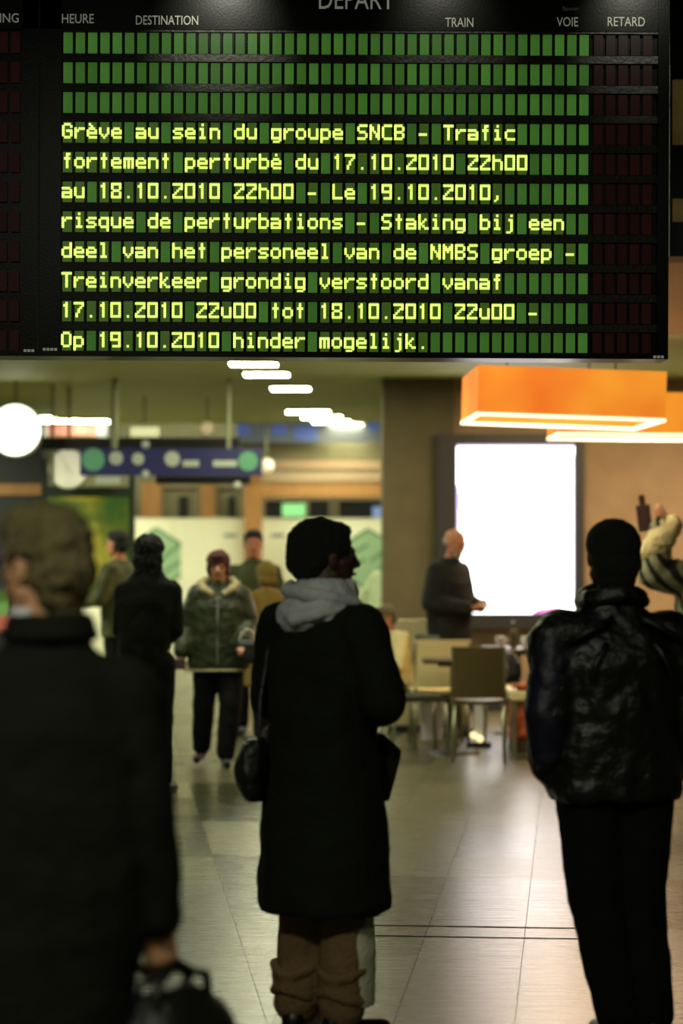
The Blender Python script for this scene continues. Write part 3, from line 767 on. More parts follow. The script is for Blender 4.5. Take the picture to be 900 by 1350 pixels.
def stripemat():
    m = mat('dark and pale green striped knit', rgb(120, 125, 95), 0.9)
    nt = m.node_tree; b = nt.nodes['Principled BSDF']
    tc = nt.nodes.new('ShaderNodeTexCoord'); wv = nt.nodes.new('ShaderNodeTexWave'); wv.bands_direction = 'DIAGONAL'
    mp = nt.nodes.new('ShaderNodeMapping'); mp.inputs['Rotation'].default_value = (0, PI/2+.25, 0)
    nt.links.new(tc.outputs['Object'], mp.inputs[0]); nt.links.new(mp.outputs[0], wv.inputs['Vector'])
    wv.inputs['Scale'].default_value = 4.2; wv.inputs['Distortion'].default_value = 1.2; wv.inputs['Detail Scale'].default_value = 1.0
    cr = nt.nodes.new('ShaderNodeValToRGB'); cr.color_ramp.elements[0].position = .3; cr.color_ramp.elements[0].color = rgb(28, 30, 18)
    cr.color_ramp.elements[1].position = .5; cr.color_ramp.elements[1].color = rgb(150, 152, 118)
    nt.links.new(wv.outputs['Fac'], cr.inputs[0]); nt.links.new(cr.outputs[0], b.inputs['Base Color'])
    return m
M['stripe'] = stripemat()

def V(*a): return Vector(a)
def head_mtx(pos, yaw, pitch, roll=0):
    return Matrix.Translation(pos) @ Euler((pitch, roll, yaw), 'XYZ').to_matrix().to_4x4()
def add_head(mb, Mx):
    """cranium, face, brow, nose, lips, chin, jaw, ears - faces +y"""
    s = len(mb.v)
    mb.ell((0, -.012, .035), (.076, .095, .082))
    mb.ell((0, .018, -.03), (.062, .076, .078))
    mb.ell((0, .045, -.088), (.036, .04, .027))
    mb.cap((-.05, .005, -.06), (-.018, .06, -.09), .026, .02); mb.cap((.05, .005, -.06), (.018, .06, -.09), .026, .02)
    mb.cap((-.035, .077, .022), (.035, .077, .022), .012, .012)
    mb.cap((0, .086, .012), (0, .106, -.022), .009, .013); mb.cap((-.012, .096, -.026), (.012, .096, -.026), .009, .009)
    mb.cap((-.017, .084, -.055), (.017, .084, -.055), .008, .008)
    mb.cap((-.04, .062, -.012), (-.046, .035, -.02), .018, .02); mb.cap((.04, .062, -.012), (.046, .035, -.02), .018, .02)
    for q in (-1, 1): mb.ell((q*.079, -.005, -.008), (.010, .02, .032))
    mb.xf(Mx, s)
def add_hand(mb, W, d, n, th, curl=0.5, spread=0.0, s=1.0):
    """palm, four unequal fingers with knuckle bends and a thumb; d points along the hand, n out of the palm, th = +-1 the thumb's side"""
    d = Vector(d).normalized(); n = Vector(n); n = (n-d*n.dot(d)).normalized(); sd_ = d.cross(n)*th
    W = Vector(W)
    for i, o_ in enumerate((.030, .010, -.010, -.029)):
        k0 = W+sd_*(o_*.6)*s+d*.01*s; k1 = W+sd_*o_*s+d*(.088-(.004, 0, .004, .012)[i])*s
        mb.cap(k0, k1, .0155*s, .0125*s, 8)
        L = (.042, .046, .043, .034)[i]; c = curl*(.9, 1.0, 1.08, 1.15)[i]; p = k1; a = c*.6
        for j, (f, r0) in enumerate(((1, .0098), (.62, .0088), (.48, .0078))):
            dv = (d*math.cos(a)+n*math.sin(a)+sd_*spread*o_*6).normalized(); q = p+dv*L*f*s
            mb.cap(p, q, r0*s, (r0-.0008)*s, 8); p = q; a += c
    t0 = W+sd_*.022*s+d*.02*s; t1 = t0+(sd_*.75+d*.75+n*.35).normalized()*.04*s; t2 = t1+(sd_*.15+d*.85+n*(.25+.4*curl)).normalized()*.034*s
    t3 = t2+(d*.8+n*(.3+.6*curl)-sd_*.1).normalized()*.026*s
    mb.cap(t0, t1, .016*s, .013*s, 8); mb.cap(t1, t2, .0125*s, .0105*s, 8); mb.cap(t2, t3, .0105*s, .0088*s, 8)

STD = dict(hl=V(-.09, 0, .90), hr=V(.09, 0, .90), kl=V(-.095, .01, .50), kr=V(.095, .01, .50), al=V(-.10, -.01, .09), ar=V(.10, -.01, .09),
           tl=V(-.13, .17, .03), tr=V(.13, .17, .03),
           sl=V(-.168, -.005, 1.39), sr=V(.168, -.005, 1.39), el=V(-.235, -.03, 1.13), er=V(.235, -.03, 1.13), wl=V(-.235, .07, .89), wr=V(.235, .07, .89),
           nl=V(1, 0, 0), nr=V(-1, 0, 0), dl=V(0, .1, -1), dr=V(0, .1, -1), head=V(0, .03, 1.635), hyaw=0, hpitch=0, curl=.55, lean=0.0)
def person(X, d, yaw, H, label, skin, pose=None, top='black_wool', top_name='jacket', rings=None, sleeves=(.078, .062, .048), trousers='black_trousers',
           leg_r=(.098, .072, .058), hair=None, hairmat='hair_black', face=True, voxel=.008, hands=True, ground=0.0, disp=.02, shoes=True, legrest=None, top_disp=.02, sleeve_mat=None, group=None):
    P = dict(STD); P.update(pose or {}); k = H/1.75
    root = empty('person', (X, d, ground), yaw, label, 'person', group)
    b = MB()
    lean = P['lean']
    def L(z): return lean*max(0, z-.95)
    # one continuous body
    b.loft([(0, 0, .84, .10, .08), (0, 0, .92, .145, .10), (0, L(1.02), 1.02, .14, .098), (0, L(1.12), 1.12, .128, .092), (0, L(1.27), 1.27, .15, .105), (0, L(1.38), 1.38, .155, .098), (0, L(1.45), 1.45, .10, .07), (0, L(1.49), 1.49, .055, .055)])
    hd_ = P['head']
    b.cap((0, L(1.46), 1.44), hd_+V(0, -.015, -.06), .058, .052)
    for q in 'lr':
        b.cap(V(0, L(1.42), 1.41), P['s'+q], .06, .055); b.chain([P['s'+q], P['e'+q], P['w'+q]], [.052, .042, .028])
        b.chain([P['h'+q], P['k'+q], P['a'+q]], [.078, .055, .04]); b.cap(P['a'+q]+V(0, -.02, -.04), P['t'+q], .032, .024)
        if hands: add_hand(b, P['w'+q], P['d'+q], P['n'+q], 1 if q == 'l' else -1, P['curl'])
    HM = head_mtx(hd_, P['hyaw'], P['hpitch'])
    add_head(b, HM)
    body = b.flesh('body', skin, root, voxel=voxel, smooth=2, scale=k)
    hk = HM
    if face:
        for q in (-1, 1):
            MB().ell(hk @ V(q*.031, .079, .004), .0125).build('eye', 'eye', root, smooth=True, scale=k)
        MB().cap(hk @ V(-.02, .092, -.056), hk @ V(.02, .092, -.056), .0065, .0065).build('mouth', 'lips', root, smooth=True, scale=k)
    if hair:
        h = MB()
        for c, r in hair: h.ell(c, r)
        h.xf(hk); h.flesh('hair', hairmat, root, voxel=.008, smooth=1, disp=disp, dsize=.022, scale=k)
    t = MB()
    rg = rings or [(0, 0, .80, .17, .12), (0, 0, .95, .172, .125), (0, 0, 1.1, .165, .12), (0, 0, 1.28, .18, .13), (0, 0, 1.35, .175, .12), (0, 0, 1.42, .135, .10), (0, 0, 1.465, .10, .085), (0, .0, 1.51, .07, .075)]
    rg = [(r[0], r[1]+L(r[2]))+tuple(r[2:]) for r in rg]
    t.loft(rg)
    for q in 'lr':
        t.cap(V(0, L(1.4), 1.38), P['s'+q], .085, sleeves[0])
        wv = P['e'+q]+(P['w'+q]-P['e'+q])*.93
        if sleeve_mat is None: t.chain([P['s'+q], P['e'+q], wv], list(sleeves))
        else:
            z = MB(); z.chain([P['s'+q], P['e'+q], wv], list(sleeves)); z.flesh('sleeve', sleeve_mat, root, voxel=.012, smooth=2, disp=top_disp, dsize=.09, scale=k)
    t.flesh(top_name, top, root, voxel=.012, smooth=3, disp=top_disp, dsize=.1, scale=k)
    if trousers:
        z = MB(); z.ell((0, 0, .92), (.16, .115, .12))
        for q in 'lr': z.chain([P['h'+q]+V(0, 0, -.02), P['k'+q], P['a'+q]+(P['k'+q]-P['a'+q])*.06], list(leg_r))
        z.flesh('trousers', trousers, root, voxel=.012, smooth=2, disp=.018, dsize=.1, scale=k)
    if shoes:
        for q in 'lr':
            s_ = MB(); a, tt = P['a'+q], P['t'+q]; dv = (tt-a); dv.z = 0; dv.normalize()
            heel = V(a.x, a.y, a.z-.045)-dv*.04
            s_.cap(heel, tt+V(0, 0, .008), .04, .034); s_.cap(a+V(0, 0, .05), heel+V(0, 0, .01), .046, .042)
            s_.cap(heel+V(0, 0, -.02), tt+V(0, 0, -.008), .03, .028)
            s_.flesh('shoe', 'shoe', root, voxel=.009, smooth=2, scale=k)
    return root, k
def hxyz(root_yaw): return Matrix.Rotation(root_yaw, 4, 'Z')

HAIR_SHORT = [((0, -.022, .045), (.086, .100, .085)), ((0, -.05, -.01), (.076, .07, .075)), ((0, .02, .085), (.068, .07, .042))]
# 1 fair haired man in a black coat, near left, back view, face turned to the left
X1, D1 = -.642, 5.32
r1, k1 = person(X1, D1, math.radians(6), 1.735, 'fair-haired man in black with a pale shirt collar, seen from behind at left', 'skin_light',
    pose=dict(hyaw=math.radians(48), hpitch=-.05, head=V(-.015, .03, 1.632), sr=V(.172, -.005, 1.345), sl=V(-.172, -.005, 1.345), er=V(.215, -.04, 1.07), wr=V(.245, -.02, .84), el=V(-.215, -.03, 1.07), dr=V(.02, .0, -1), nr=V(-.35, 1, 0), curl=1.15),
    top='black_suit', top_name='coat',
    rings=[(-.03, 0, .38, .225, .165), (-.03, 0, .7, .22, .17), (-.01, 0, .82, .225, .17), (0, 0, .95, .225, .165), (0, 0, 1.12, .215, .155), (0, 0, 1.26, .215, .145), (0, 0, 1.34, .19, .125), (0, .0, 1.40, .15, .105), (0, .01, 1.45, .105, .09), (0, .015, 1.485, .082, .078), (0, .02, 1.515, .066, .07)],
    sleeves=(.082, .068, .055), hair=[((0, -.02, .045), (.092, .108, .094)), ((0, -.055, -.012), (.083, .075, .088)), ((0, .03, .088), (.07, .075, .05)), ((.0, -.055, -.07), (.065, .05, .06))], hairmat='hair_fair', disp=.028, face=True, voxel=.006)
cl = MB()
for i in range(7, 15):
    a = 2*PI*i/24; b_ = 2*PI*(i+1)/24
    def cp(t, z, rr): return V(math.cos(t)*rr*.95, .02+math.sin(t)*rr, z)
    cl.cap(cp(a, 1.525, .078), cp(b_, 1.525, .078), .018, .018, 6); cl.cap(cp(a, 1.505, .084), cp(b_, 1.505, .084), .016, .016, 6)
cc_ = MB()
for i in range(13, 29):
    a = 2*PI*i/24; b_ = 2*PI*(i+1)/24
    cc_.cap(cp(a, 1.508, .084), cp(b_, 1.508, .084), .022, .022, 6); cc_.cap(cp(a, 1.48, .095), cp(b_, 1.48, .095), .022, .022, 6)
cc_.flesh('coat_collar', 'black_suit', r1, voxel=.008, smooth=2, scale=k1)
cl.flesh('shirt_collar', 'white_shirt', r1, voxel=.006, smooth=2, scale=k1)
gm = MB(); HMx = head_mtx(V(-.015, .03, 1.632), math.radians(48), -.05)
gm.tube([HMx @ V(-.08, -.01, .02), HMx @ V(-.085, .05, .018), HMx @ V(-.065, .1, .01)], .0035, 6)
gm.build('spectacle_arm', 'navy', r1, scale=k1)
# his bag
hx = X1+.25*k1; hzb = .84*k1-.125
bg = empty('holdall', (hx+.02, D1+.05, 0.0), math.radians(62), 'black leather holdall with a big looped handle carried by the fair-haired man', 'bag')
zt = hzb
bb = MB()
bb.loft([(0.02, 0, .34, .20, .09), (.02, 0, .38, .225, .105), (.02, 0, .50, .225, .105), (.01, 0, .60, .18, .085), (0, 0, .665, .11, .05), (0, 0, .685, .06, .03)], pw=3)
bb.flesh('bag_body', 'bag_leather', bg, voxel=.01, smooth=3, disp=.02, dsize=.08)
for yy in (-.03, .03):
    MB().tube([(-.11, yy, .62), (-.105, yy*.8, .70), (-.07, yy*.4, zt+.0), (0, yy*.3, zt+.03), (.06, yy*.4, zt+.0), (.10, yy*.8, .70), (.11, yy, .62)], .012, 10).build('handle', 'bag_leather', bg, smooth=True)
MB().tube([(-.13, 0, .625), (.0, 0, .662), (.13, 0, .615)], .006, 6).build('zip', 'grey_metal', bg)

# 2 man in the long coat, centre
X2, D2 = -.065, 8.09
r2, k2 = person(X2, D2, math.radians(-38), 1.745, 'man in a long black coat with a grey hood and brown trousers at centre', 'skin_dark',
    pose=dict(hyaw=math.radians(-34), hpitch=-.02, head=V(-.005, .035, 1.625), er=V(.255, .0, 1.15), wr=V(.02, .24, 1.12), dr=V(-.75, .65, .0), nr=V(-.5, -.6, -.2), el=V(-.215, .0, 1.15), wl=V(-.12, .24, 1.12), dl=V(.9, .35, .1), nl=V(.2, -1, 0), sr=V(.175, -.005, 1.39), sl=V(-.175, -.005, 1.39),
              kl=V(-.09, .02, .48), kr=V(.085, .02, .48), al=V(-.10, -.01, .10), ar=V(.08, .01, .10), tl=V(-.16, .15, .03), tr=V(.13, .16, .03)),
    top='black_wool', top_name='long_coat',
    rings=[(.005, .015, .44, .215, .205), (.0, .015, .47, .228, .21), (0, .01, .7, .215, .195), (0, .01, .9, .20, .175), (0, 0, 1.05, .19, .16), (0, 0, 1.2, .195, .155), (0, 0, 1.32, .20, .145), (0, 0, 1.40, .17, .115), (0, .01, 1.46, .11, .09), (0, .01, 1.49, .07, .075)],
    sleeves=(.085, .082, .062), trousers='brown_trousers', leg_r=(.10, .086, .082),
    hair=[((0, -.03, .045), (.095, .112, .090)), ((0, -.07, -.005), (.085, .075, .08)), ((0, .015, .085), (.072, .068, .04))], disp=.02, voxel=.006)
hdm = MB()
hdm.loft([(0, -.01, 1.375, .07, .05), (0, -.02, 1.41, .115, .10), (0, -.015, 1.455, .128, .125), (0, .005, 1.495, .122, .125), (0, .015, 1.53, .105, .112), (0, .02, 1.55, .085, .09)])
hdm.ell((-.02, -.10, 1.43), (.085, .055, .06)); 
hood = hdm.flesh('hood', 'grey_fleece', r2, voxel=.009, smooth=2, disp=.035, dsize=.06, scale=k2)
fd = MB()
fd.tube([(-.115, -.02, 1.535), (-.06, -.115, 1.515), (.03, -.125, 1.505), (.10, -.07, 1.49), (.125, .02, 1.475), (.09, .10, 1.455)], [.018, .024, .026, .024, .022, .014], 10)
fd.tube([(-.118, -.01, 1.48), (-.07, -.12, 1.45), (.0, -.15, 1.42), (.07, -.12, 1.44), (.12, -.03, 1.455)], [.016, .024, .028, .024, .016], 10)
fd.flesh('hood_fold', 'grey_fleece', r2, voxel=.008, smooth=2, scale=k2)
for q, (ax, ay) in (('l', (-.10, -.01)), ('r', (.08, .01))):
    bt = MB(); bt.loft([(ax, ay, .09, .052, .058), (ax, ay, .12, .060, .066), (ax, ay, .17, .064, .070)]); bt.flesh('boot_shaft', 'shoe', r2, voxel=.01, smooth=2, scale=k2)
    cf = MB()
    for i in range(12):
        a, b_ = 2*PI*i/12, 2*PI*(i+1)/12
        for z, rr in ((.165, .076), (.20, .070), (.24, .078)):
            cf.cap((ax+math.cos(a)*rr, ay+math.sin(a)*rr, z+.012*math.sin(a*2+z*30)), (ax+math.cos(b_)*rr, ay+math.sin(b_)*rr, z+.015*math.sin(b_*2+z*30)), .02, .02, 6)
    cf.flesh('trouser_cuff', 'brown_trousers', r2, voxel=.01, smooth=2, disp=.01, dsize=.05, scale=k2)
pp = MB(); pp.loft([(.145, .04, .13, .030, .05), (.14, .04, .3, .034, .055), (.13, .04, .46, .034, .06), (.12, .03, .56, .03, .05)])  # pale strip paints in the light on the front of the leg
o = pp.flesh('lit_trouser_side', 'pale_panel', r2, voxel=.01, smooth=2, disp=.012, dsize=.08, scale=k2); o['label'] = 'side of the trouser leg paled as if lit'
fl = MB(); fl.loft([(.07, .17, .80, .08, .03), (.09, .19, .90, .08, .03), (.11, .20, .97, .07, .035), (.06, .16, 1.03, .07, .03)])
fl.flesh('coat_flap', 'black_wool', r2, voxel=.01, smooth=2, scale=k2)
b2 = empty('shoulder_bag', (PX(329, 8.05), 8.05, 0), 0, 'small black round bag hanging at the left side of the man in the long coat', 'bag')
q = MB(); q.loft([(0.02, 0, .81, .03, .05), (.01, 0, .84, .045, .08), (-.0, 0, .91, .055, .09), (.01, 0, .98, .045, .08), (.02, 0, 1.02, .03, .05)]); q.flesh('bag_body', 'bag_leather', b2, voxel=.009, smooth=2, disp=.02, dsize=.06)
MB().tube([(.03, .0, 1.02), (.035, .03, 1.15), (.06, .06, 1.3), (.10, .09, 1.42)], .009, 8).build('strap', 'bag_leather', b2)

# 3 man in black leather jacket, right
X3, D3 = .90, 7.97
r3, k3 = person(X3, D3, math.radians(14), 1.73, 'close-cropped man in a black leather jacket and black trousers seen from behind on the right', 'skin_dark',
    pose=dict(hyaw=math.radians(5), head=V(-.0, .035, 1.645), sr=V(.205, 0, 1.37), sl=V(-.205, 0, 1.37), el=V(-.235, -.03, 1.10), wl=V(-.215, .03, .93), dl=V(.45, .2, -1), er=V(.235, -.03, 1.10), wr=V(.215, .03, .93), dr=V(-.45, .2, -1), curl=1.2,
              kl=V(-.06, .01, .50), kr=V(.085, .01, .50), al=V(.02, .0, .09), ar=V(.125, -.01, .09), tl=V(.0, .17, .03), tr=V(.14, .17, .03)),
    top='black_leather', top_name='leather_jacket',
    rings=[(.0, 0, .835, .215, .155), (.0, 0, .87, .235, .165), (0, 0, 1.0, .22, .155), (0, 0, 1.15, .215, .16), (0, 0, 1.28, .225, .155), (0, 0, 1.37, .20, .13), (0, .01, 1.43, .14, .10), (0, .015, 1.475, .10, .09), (0, .015, 1.50, .088, .085)],
    sleeves=(.092, .085, .068), leg_r=(.118, .098, .08), hair=[((0, -.018, .04), (.093, .106, .086)), ((0, -.045, -.02), (.088, .07, .085)), ((0, -.04, -.08), (.07, .06, .05))], disp=.004, top_disp=.035, voxel=.006)
co_ = MB()
for i in range(20):
    a, b_ = 2*PI*i/20, 2*PI*(i+1)/20
    for z, rr, w_ in ((1.50, .105, .022), (1.525, .10, .018)):
        co_.cap((math.cos(a)*rr, .02+math.sin(a)*rr, z-.012*math.cos(a*2)), (math.cos(b_)*rr, .02+math.sin(b_)*rr, z-.012*math.cos(b_*2)), w_, w_, 6)
co_.flesh('collar', 'black_leather', r3, voxel=.009, smooth=2, disp=.01, dsize=.05, scale=k3)
sv = MB(); sv.chain([(-.225, -.02, 1.35), (-.252, -.045, 1.11), (-.248, -.03, 1.0)], [.07, .078, .062]); sv.flesh('sleeve_panel', 'navy', r3, voxel=.011, smooth=2, disp=.02, dsize=.07, scale=k3)
for q in (-1, 1):
    for pts in ([(q*.05, -.115, 1.44), (q*.13, -.13, 1.40), (q*.20, -.10, 1.36)], [(q*.08, -.15, 1.36), (q*.12, -.158, 1.30), (q*.14, -.16, 1.24)]):
        MB().tube(pts, .012, 8).build('seam_ridge', 'black_leather', r3, smooth=True, scale=k3)

# 4 walking woman
X4, D4 = PX(288, 18.1), 18.1
WP = math.radians(180)
r4, k4 = person(X4, D4, WP, 1.60, 'auburn-haired woman walking towards us in a dark green coat with a beige fur collar', 'skin_light',
    pose=dict(kl=V(-.10, .08, .50), al=V(-.06, .10, .09), tl=V(-.08, .27, .03), kr=V(.12, -.02, .50), ar=V(.15, -.14, .13), tr=V(.18, .02, .05),
              er=V(.27, -.02, 1.13), wr=V(.30, .10, .93), el=V(-.26, -.02, 1.14), wl=V(-.215, .19, 1.02), dl=V(.2, .8, -.3), nl=V(0, -.3, -1), head=V(0, .04, 1.63), hpitch=-.12),
    top='olive_coat', top_name='padded_coat', rings=[(0, 0, .78, .245, .16), (0, 0, .84, .26, .165), (0, 0, 1.0, .25, .165), (0, 0, 1.15, .235, .16), (0, 0, 1.3, .23, .15), (0, 0, 1.38, .20, .125), (0, .0, 1.45, .13, .1), (0, .01, 1.5, .08, .08)],
    sleeves=(.098, .088, .07), leg_r=(.12, .095, .078), hair=[((0, -.015, .045), (.098, .108, .092)), ((-.065, -.01, -.02), (.032, .06, .07)), ((.065, -.01, -.02), (.032, .06, .07)), ((0, -.05, -.02), (.085, .07, .085)), ((0, .05, .09), (.06, .055, .035))], hairmat='hair_auburn', disp=.025)
fc_ = MB(); fc_.tube([(-.03, .12, 1.40), (-.11, .10, 1.44), (-.15, .02, 1.48), (-.10, -.07, 1.51), (0, -.10, 1.52), (.10, -.07, 1.51), (.15, .02, 1.48), (.11, .10, 1.44), (.03, .12, 1.40)], [.02, .035, .04, .04, .04, .04, .04, .035, .02], 10)
fc_.flesh('fur_collar', 'fur_beige', r4, voxel=.01, smooth=1, disp=.03, dsize=.02, scale=k4)
hm = MB()
for i in range(28):
    a, b_ = 2*PI*i/28, 2*PI*(i+1)/28; hm.cap((math.cos(a)*.245, math.sin(a)*.165, .785), (math.cos(b_)*.245, math.sin(b_)*.165, .785), .014, .014, 6)
hm.flesh('fur_hem', 'fur_beige', r4, voxel=.01, smooth=1, scale=k4)
zp = MB(); zp.tube([(0, .155, .82), (0, .175, 1.0), (0, .17, 1.2), (0, .14, 1.38)], .008, 6); zp.build('zip', 'grey', r4, scale=k4)
hbag = empty('handbag', (X4+.225, D4-.22, 0), 0, 'dark handbag held at the walking woman\'s side on a short strap', 'bag')
q = MB(); q.loft([(0, 0, .77, .085, .05), (0, 0, .81, .10, .06), (0, 0, .92, .095, .05), (0, 0, .95, .07, .03)], pw=3); q.flesh('bag_body', 'bag_leather', hbag, voxel=.01, smooth=2)
MB().tube([(-.06, 0, .94), (-.045, .0, 1.0), (0, 0, 1.03), (.045, 0, 1.0), (.06, 0, .94)], .009, 8).build('handle', 'pale_panel', hbag)
gl = empty('parcel', (X4-.285, D4-.11, 0), 0, 'small brown parcel in the walking woman\'s lowered hand', 'parcel')
MB().box((0, 0, .765), (.09, .07, .08)).build('wrapping', 'glove', gl, bevel=.008); MB().box((0, 0, .765), (.094, .012, .084)).build('string', 'cream_cloth', gl)

# 5 man behind her
person(PX(334, 21), 21, math.radians(178), 1.77, 'dark-haired man in a grey-green jacket standing behind the walking woman', 'skin_mid', top='green_jacket', top_name='jacket',
       hair=HAIR_SHORT, voxel=.009, pose=dict(hyaw=.1))
# 6 tan hooded figure
r6, k6 = person(PX(352, 20.2), 20.2, math.radians(35), 1.50, 'short person in an olive tan hooded coat, mostly hidden behind the long black coat', 'skin_mid', top='tan_coat', top_name='coat',
       rings=[(0, 0, .55, .24, .17), (0, 0, .95, .23, .16), (0, 0, 1.28, .22, .15), (0, 0, 1.40, .19, .13), (0, 0, 1.5, .10, .09)], sleeves=(.09, .08, .06), hair=[((0, -.02, .03), (.10, .115, .11)), ((0, -.04, -.05), (.10, .09, .08))], hairmat='tan_coat', disp=.01, voxel=.01, face=False)
# 7 camo jacket person, 8 bulky black person
person(PX(158, 22), 22, math.radians(60), 1.77, 'black-haired person in a mottled olive jacket, turned left, before the yellow picture', 'skin_mid', top='camo', top_name='jacket',
       rings=[(0, 0, .80, .20, .14), (0, 0, .95, .20, .14), (0, 0, 1.28, .21, .15), (0, 0, 1.38, .20, .13), (0, 0, 1.45, .13, .09), (0, .0, 1.50, .075, .075)], sleeves=(.09, .08, .06),
       pose=dict(el=V(-.27, .03, 1.15), wl=V(-.20, .27, 1.12), dl=V(.3, .9, .1), er=V(.27, .03, 1.15), wr=V(.20, .27, 1.12), dr=V(-.3, .9, .1)), hair=HAIR_SHORT, voxel=.009)
person(PX(196, 16), 16, math.radians(-10), 1.72, 'broad person in a bulky black coat, seen from behind left of the walking woman', 'skin_light', top='black_suit', top_name='bulky_coat',
       rings=[(-.06, 0, .45, .13, .15), (-.05, 0, .8, .14, .16), (-.02, 0, 1.05, .185, .17), (0, 0, 1.3, .205, .16), (0, 0, 1.42, .18, .13), (0, 0, 1.47, .12, .10), (0, 0, 1.53, .08, .08)], sleeves=(.075, .07, .055),
       pose=dict(sl=V(-.16, 0, 1.37), sr=V(.16, 0, 1.37), el=V(-.185, 0, 1.12), er=V(.175, 0, 1.12), wl=V(-.10, .22, 1.05), wr=V(.08, .22, 1.05), head=V(0, .02, 1.62)),
       hair=[((0, -.015, .045), (.10, .11, .092)), ((0, -.05, -.05), (.105, .08, .09)), ((.0, -.05, -.12), (.09, .07, .07))], hairmat='hair_black', disp=.05, voxel=.009, face=False)
# 9 pale green coat, half hidden by the pillar
person(PX(503, 25.9), 25.9, math.radians(-70), 1.62, 'person in a pale green-white coat, half hidden by the pillar edge', 'skin_light', top='pale_green', top_name='coat', trousers='teal_dark',
       rings=[(0, 0, .95, .22, .17), (0, 0, 1.1, .21, .17), (0, 0, 1.28, .21, .165), (0, 0, 1.40, .19, .13), (0, 0, 1.5, .08, .08)], sleeves=(.09, .08, .06),
       pose=dict(head=V(0, .16, 1.58), lean=.2, el=V(-.26, -.12, 1.15), wl=V(-.22, .0, .95), er=V(.22, .05, 1.15), wr=V(.2, .2, 1.0)), hair=HAIR_SHORT, voxel=.009, hairmat='hair_auburn')
# 10 standing man by the screen
r10, k10 = person(PX(592, 20.75), 20.75, math.radians(-128), 1.785, 'bald man with a grey beard in a dark grey coat, standing at the white screen', 'skin_mid', top='dark_grey_coat', top_name='coat',
       rings=[(0, 0, .60, .20, .15), (0, 0, .8, .205, .16), (0, 0, 1.0, .21, .165), (0, 0, 1.15, .215, .17), (0, 0, 1.3, .215, .16), (0, 0, 1.39, .19, .13), (0, 0, 1.46, .12, .1), (0, 0, 1.51, .08, .08)], sleeves=(.09, .078, .06),
       pose=dict(el=V(-.27, .0, 1.13), wl=V(-.08, .27, 1.10), dl=V(.55, .75, .05), nl=V(.3, -.3, 1), er=V(.27, .0, 1.13), wr=V(.09, .27, 1.09), dr=V(-.5, .8, .05), nr=V(-.3, -.3, 1), curl=.9, hpitch=-.3, head=V(0, .06, 1.63)),
       hair=[((0, -.05, -.005), (.078, .062, .045))], hairmat='hair_grey', disp=.008, voxel=.008)
bd = MB(); HM10 = head_mtx(V(0, .06, 1.63), 0, -.3)
bd.ell((0, .045, -.09), (.05, .05, .035)); bd.ell((-.045, .02, -.06), (.022, .035, .03)); bd.ell((.045, .02, -.06), (.022, .035, .03)); bd.xf(HM10)
bd.flesh('beard', 'hair_grey', r10, voxel=.008, smooth=1, disp=.01, dsize=.02, scale=k10)
pa = empty('leaflet', (r10.location.x, r10.location.y, 0), math.radians(-128), 'small pale leaflet held in the bald man\'s hands', 'leaflet')
MB().box((0, .375, 1.135), (.12, .08, .006), Matrix.Rotation(-.5, 3, 'X')).build('sheet', 'white_paper', pa)
# 11 person at the right edge raising an arm
X11, D11 = PX(934, 17.2), 17.2
r11, k11 = person(X11, D11, math.radians(180), 1.75, 'person in a striped green coat with cream cuffs at the right edge, raising a hand', 'skin_light', top='stripe', top_name='striped_coat',
       rings=[(0, 0, .60, .26, .2), (0, 0, .9, .25, .19), (0, 0, 1.15, .25, .18), (0, 0, 1.3, .24, .17), (0, 0, 1.38, .21, .15), (0, 0, 1.45, .14, .11), (0, 0, 1.50, .09, .09)], sleeves=(.14, .125, .085),
       pose=dict(er=V(.40, .10, 1.46), wr=V(.36, .16, 1.79), dr=V(.12, .0, 1), nr=V(.2, -1, 0), sr=V(.19, 0, 1.41), head=V(0, .03, 1.635)), hair=HAIR_SHORT, hairmat='hair_auburn', disp=.02, voxel=.007)
cf = MB(); cf.chain([(.43, .14, 1.60), (.36, .17, 1.70), (.28, .16, 1.79)], [.085, .105, .075]); cf.cap((.36, .16, 1.70), (.36, .16, 1.78), .09, .07)
cf.flesh('cuff', 'cream_cloth', r11, voxel=.01, smooth=2, disp=.03, dsize=.05, scale=k11)
ph = empty('wallet', (X11-.47, D11-.16, 0), math.radians(180), 'dark brown wallet held up in the raised hand at the right edge', 'wallet')
MB().box((0.01, 0, 1.84), (.10, .03, .19), Matrix.Rotation(.12, 3, 'Y')).build('cover', 'glove', ph, bevel=.006)
MB().box((0.025, 0, 1.955), (.045, .022, .10), Matrix.Rotation(.12, 3, 'Y')).build('tab', 'wood_dark', ph, bevel=.006)

